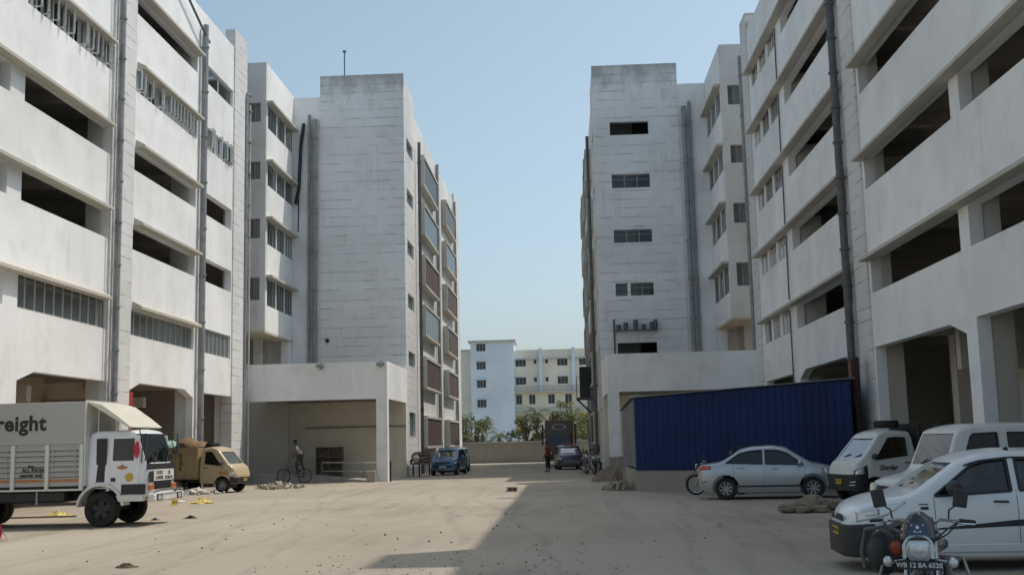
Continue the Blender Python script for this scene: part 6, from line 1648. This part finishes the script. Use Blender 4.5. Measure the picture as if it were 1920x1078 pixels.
# rubble: one countless scatter per place
def scatter(name, label, cat, cx, cy, rx, ry, n, smin, smax, mat, seed, pile=0.0):
    rd = random.Random(seed); q = MB()
    for i in range(n):
        a = rd.uniform(0, 2*PI); k = math.sqrt(rd.random()); x = cx + math.cos(a)*rx*k; y = cy + math.sin(a)*ry*k
        s_ = rd.uniform(smin, smax) * (1.2 - .6*k); z = pile*(1-k)*rd.random()
        R3 = Matrix.Translation((x, y, z + s_*.35)) @ Matrix.Rotation(rd.uniform(0, 6), 4, (rd.random(), rd.random(), rd.random()+.1))
        sx, sy, sz = s_*rd.uniform(.6, 1.2), s_*rd.uniform(.5, 1), s_*rd.uniform(.35, .7)
        q.box(-sx/2, sx/2, -sy/2, sy/2, -sz/2, sz/2, R3)
    o = q.build(name, mat, None, origin=(cx, cy, 0)); tag(o, label, cat); o['kind'] = 'stuff'; return o
scatter('rubble', 'loose broken rubble heaped against the left corner of the blue shed', 'rubble', 1.95, 41.0, .7, .9, 80, .07, .24, 'rock', 3, .28)
scatter('rubble', 'pale stony rubble on the ground just ahead of the tan mini truck', 'rubble', -12.7, 49.5, 1.1, 1.3, 80, .08, .30, 'rock', 4, .15)
scatter('rubble', 'scrap and rubbish strewn under and behind the tan mini truck', 'rubbish', -15.0, 45.2, 1.3, 1.4, 60, .08, .26, 'sack_white', 9, .05)
scatter('pebbles', 'small loose stones scattered over the whole yard', 'pebbles', -3.0, 24, 8, 9, 70, .02, .05, 'sackcloth', 5)
scatter('pebbles', 'small loose stones near the camera', 'pebbles', -1.5, 16.5, 3.5, 3, 200, .012, .03, 'sackcloth', 6)
# dirt bank with junk at the foot of the right tower
def mound(name, label, cx, cy, rx, ry, h, seed, mat='dirt'):
    rd = random.Random(seed); n, m = 28, 9; vs = []; fs = []
    for j in range(m):
        k = 1 - j/(m-1)
        for i in range(n):
            a = 2*PI*i/n; e = 1 + .18*math.sin(3*a+seed) + .1*math.sin(7*a); vs.append((cx+math.cos(a)*rx*k*e, cy+math.sin(a)*ry*k*e, h*(1-k*k)*(1+rd.uniform(-.03, .03)) if k < 1 else .0))
    fs = [(j*n+i, j*n+(i+1) % n, (j+1)*n+(i+1) % n, (j+1)*n+i) for j in range(m-1) for i in range(n)]
    q = MB(); q.add(vs, fs); o = q.build(name, mat, None, smooth=True, origin=(cx, cy, 0)); tag(o, label, 'earth'); o['kind'] = 'stuff'; return o
mound('dirt_heap', 'brown earth heap at the foot of the right canopy column', 2.1, 51.5, 1.1, 2.8, .6, 2)
mound('dirt_heap', 'low earth and straw heap in the bottom right corner', 5.7, 13.3, 1.5, 1.0, .12, 5)
def planks(name, label, loc, L, w_, rz, tilt, mat='wood', group=None):
    q = MB(); q.box(-L/2, L/2, -w_/2, w_/2, 0, .035); o = q.build(name, mat, None, origin=(0,0,0), bevel=.004); o.location = loc; o.rotation_euler = (0, tilt, rz); tag(o, label, 'plank', group); return o
planks('plank', 'pale plank leaning upright on the rubble beside the blue shed', (1.75, 41.4, .62), 1.2, .10, .3, -1.15, 'sackcloth')
planks('plank', 'dark plank lying on the ground behind the freight truck wheels', (-15.0, 31.2, .01), 2.6, .16, .08, 0)
planks('plank', 'short dark plank in the rubble at the foot of the blue shed', (2.0, 40.2, .22), .8, .12, -.5, .35)
# crumpled bags and litter
def crumple(name, label, cat, loc, r, mat, seed):
    rd = random.Random(seed); n, m = 14, 6; vs = []
    for j in range(m):
        k = 1 - j/m
        for i in range(n):
            a = 2*PI*i/n; e = rd.uniform(.7, 1.15); vs.append((math.cos(a)*r*k*e, math.sin(a)*r*.7*k*e, max(.004, (1-k)*r*.35*rd.uniform(.4, 1.4))))
    vs.append((0, 0, r*.3)); fs = [(j*n+i, j*n+(i+1) % n, (j+1)*n+(i+1) % n, (j+1)*n+i) for j in range(m-1) for i in range(n)] + [((m-1)*n+i, (m-1)*n+(i+1) % n, m*n) for i in range(n)]
    q = MB(); q.add(vs, fs); o = q.build(name, mat, None, origin=(0,0,0)); o.location = loc; tag(o, label, cat); return o
crumple('plastic_bag', 'crumpled yellow plastic bag in front of the freight truck, near the tan truck', 'bag', (-12.2, 37.6, 0), .55, 'yellowbag', 1)
crumple('plastic_bag', 'crumpled pale yellow bag behind the freight truck chassis', 'bag', (-14.6, 32.2, 0), .40, 'yellowbag', 2)
crumple('plastic_bag', 'small crumpled white bag beside the yellow bag near the tan truck', 'bag', (-13.4, 38.5, 0), .40, 'sack_white', 3)
crumple('rag', 'dark rag lying on the ground ahead of the freight truck', 'rag', (-9.9, 29.6, 0), .22, 'plastic', 4)
crumple('rag', 'dark twiggy rag in the lower left foreground', 'rag', (-6.9, 17.6, 0), .20, 'leafdirt', 5)
crumple('rag', 'flat dark rag just in front of the freight truck bumper', 'rag', (-10.7, 29.2, 0), .16, 'plastic', 8)
t = thing('bucket', 'red plastic bucket lying on a pale cloth at the left edge', 'bucket', (-12.0, 23.3, 0))
q = MB(); q.lathe([(.0, -.14), (.12, -.14), (.17, .14), (.18, .15), (.165, .14), (.115, -.13), (.0, -.13)], (0, 0, .17), 'x', 20); q.build('bucket_body', 'pinkred', t, smooth=True)
q = MB(); q.tube([(.14, -.17, .2), (.3, -.1, .03), (.3, .1, .03), (.14, .17, .2)], .006, 5); q.build('handle', 'steel', t)
crumple('cloth', 'pale cloth on the ground under the red bucket', 'cloth', (-12.0, 23.2, 0), .38, 'sackcloth', 7)
t = thing('open_box', 'small grey box standing alone in the middle of the yard at the shadow edge', 'box', (-2.0, 41.4, 0), .1)
q = MB(); q.box(-.19, .19, -.13, .13, 0, .17); q.build('box_body', 'rock', t, bevel=.01)
q = MB(); q.box(-.14, -.02, -.134, -.129, .04, .13); q.box(.02, .14, -.134, -.129, .04, .13); q.build('box_holes', 'dark', t)
t = thing('stone', 'small block leaning at the foot of the left canopy column', 'stone', (-9.55, 55.3, 0)); q = MB(); q.box(-.22, .22, -.15, .15, 0, .55); q.build('stone_body', 'rock', t, bevel=.05)
t = thing('post', 'short rusty post at the outer edge of the left canopy column', 'post', (-8.62, 55.4, 0)); q = MB(); q.cyl((0, 0, 0), (0, 0, 1.0), .045, 8); q.build('post_shaft', 'redbrown', t)
# dry straw in the lower right corner
rd = random.Random(8); q = MB()
for i in range(1400):
    x = 5.75 + rd.gauss(0, .65); y = 13.3 + rd.gauss(0, .45); z = max(.01, .12*(1 - ((x-5.7)/1.5)**2 - ((y-13.3)/1.0)**2)) + .01
    a = rd.uniform(0, 2*PI); L = rd.uniform(.05, .22); dz = rd.uniform(0, .06); p = Vector((x, y, z)); d = Vector((math.cos(a)*L, math.sin(a)*L, dz)); s_ = Vector((-math.sin(a), math.cos(a), 0))*.004
    q.add([p-s_, p+s_, p+d+s_*.3, p+d-s_*.3], [(0,1,2,3)])
M['dry_straw'] = plain("dry_straw", (.32, .24, .11), .9, var=.4, scale=10)
o = q.build('straw', 'dry_straw', None, origin=(5.7, 13.3, 0)); tag(o, 'dry straw and grass strewn over the lower right corner', 'straw'); o['kind'] = 'stuff'
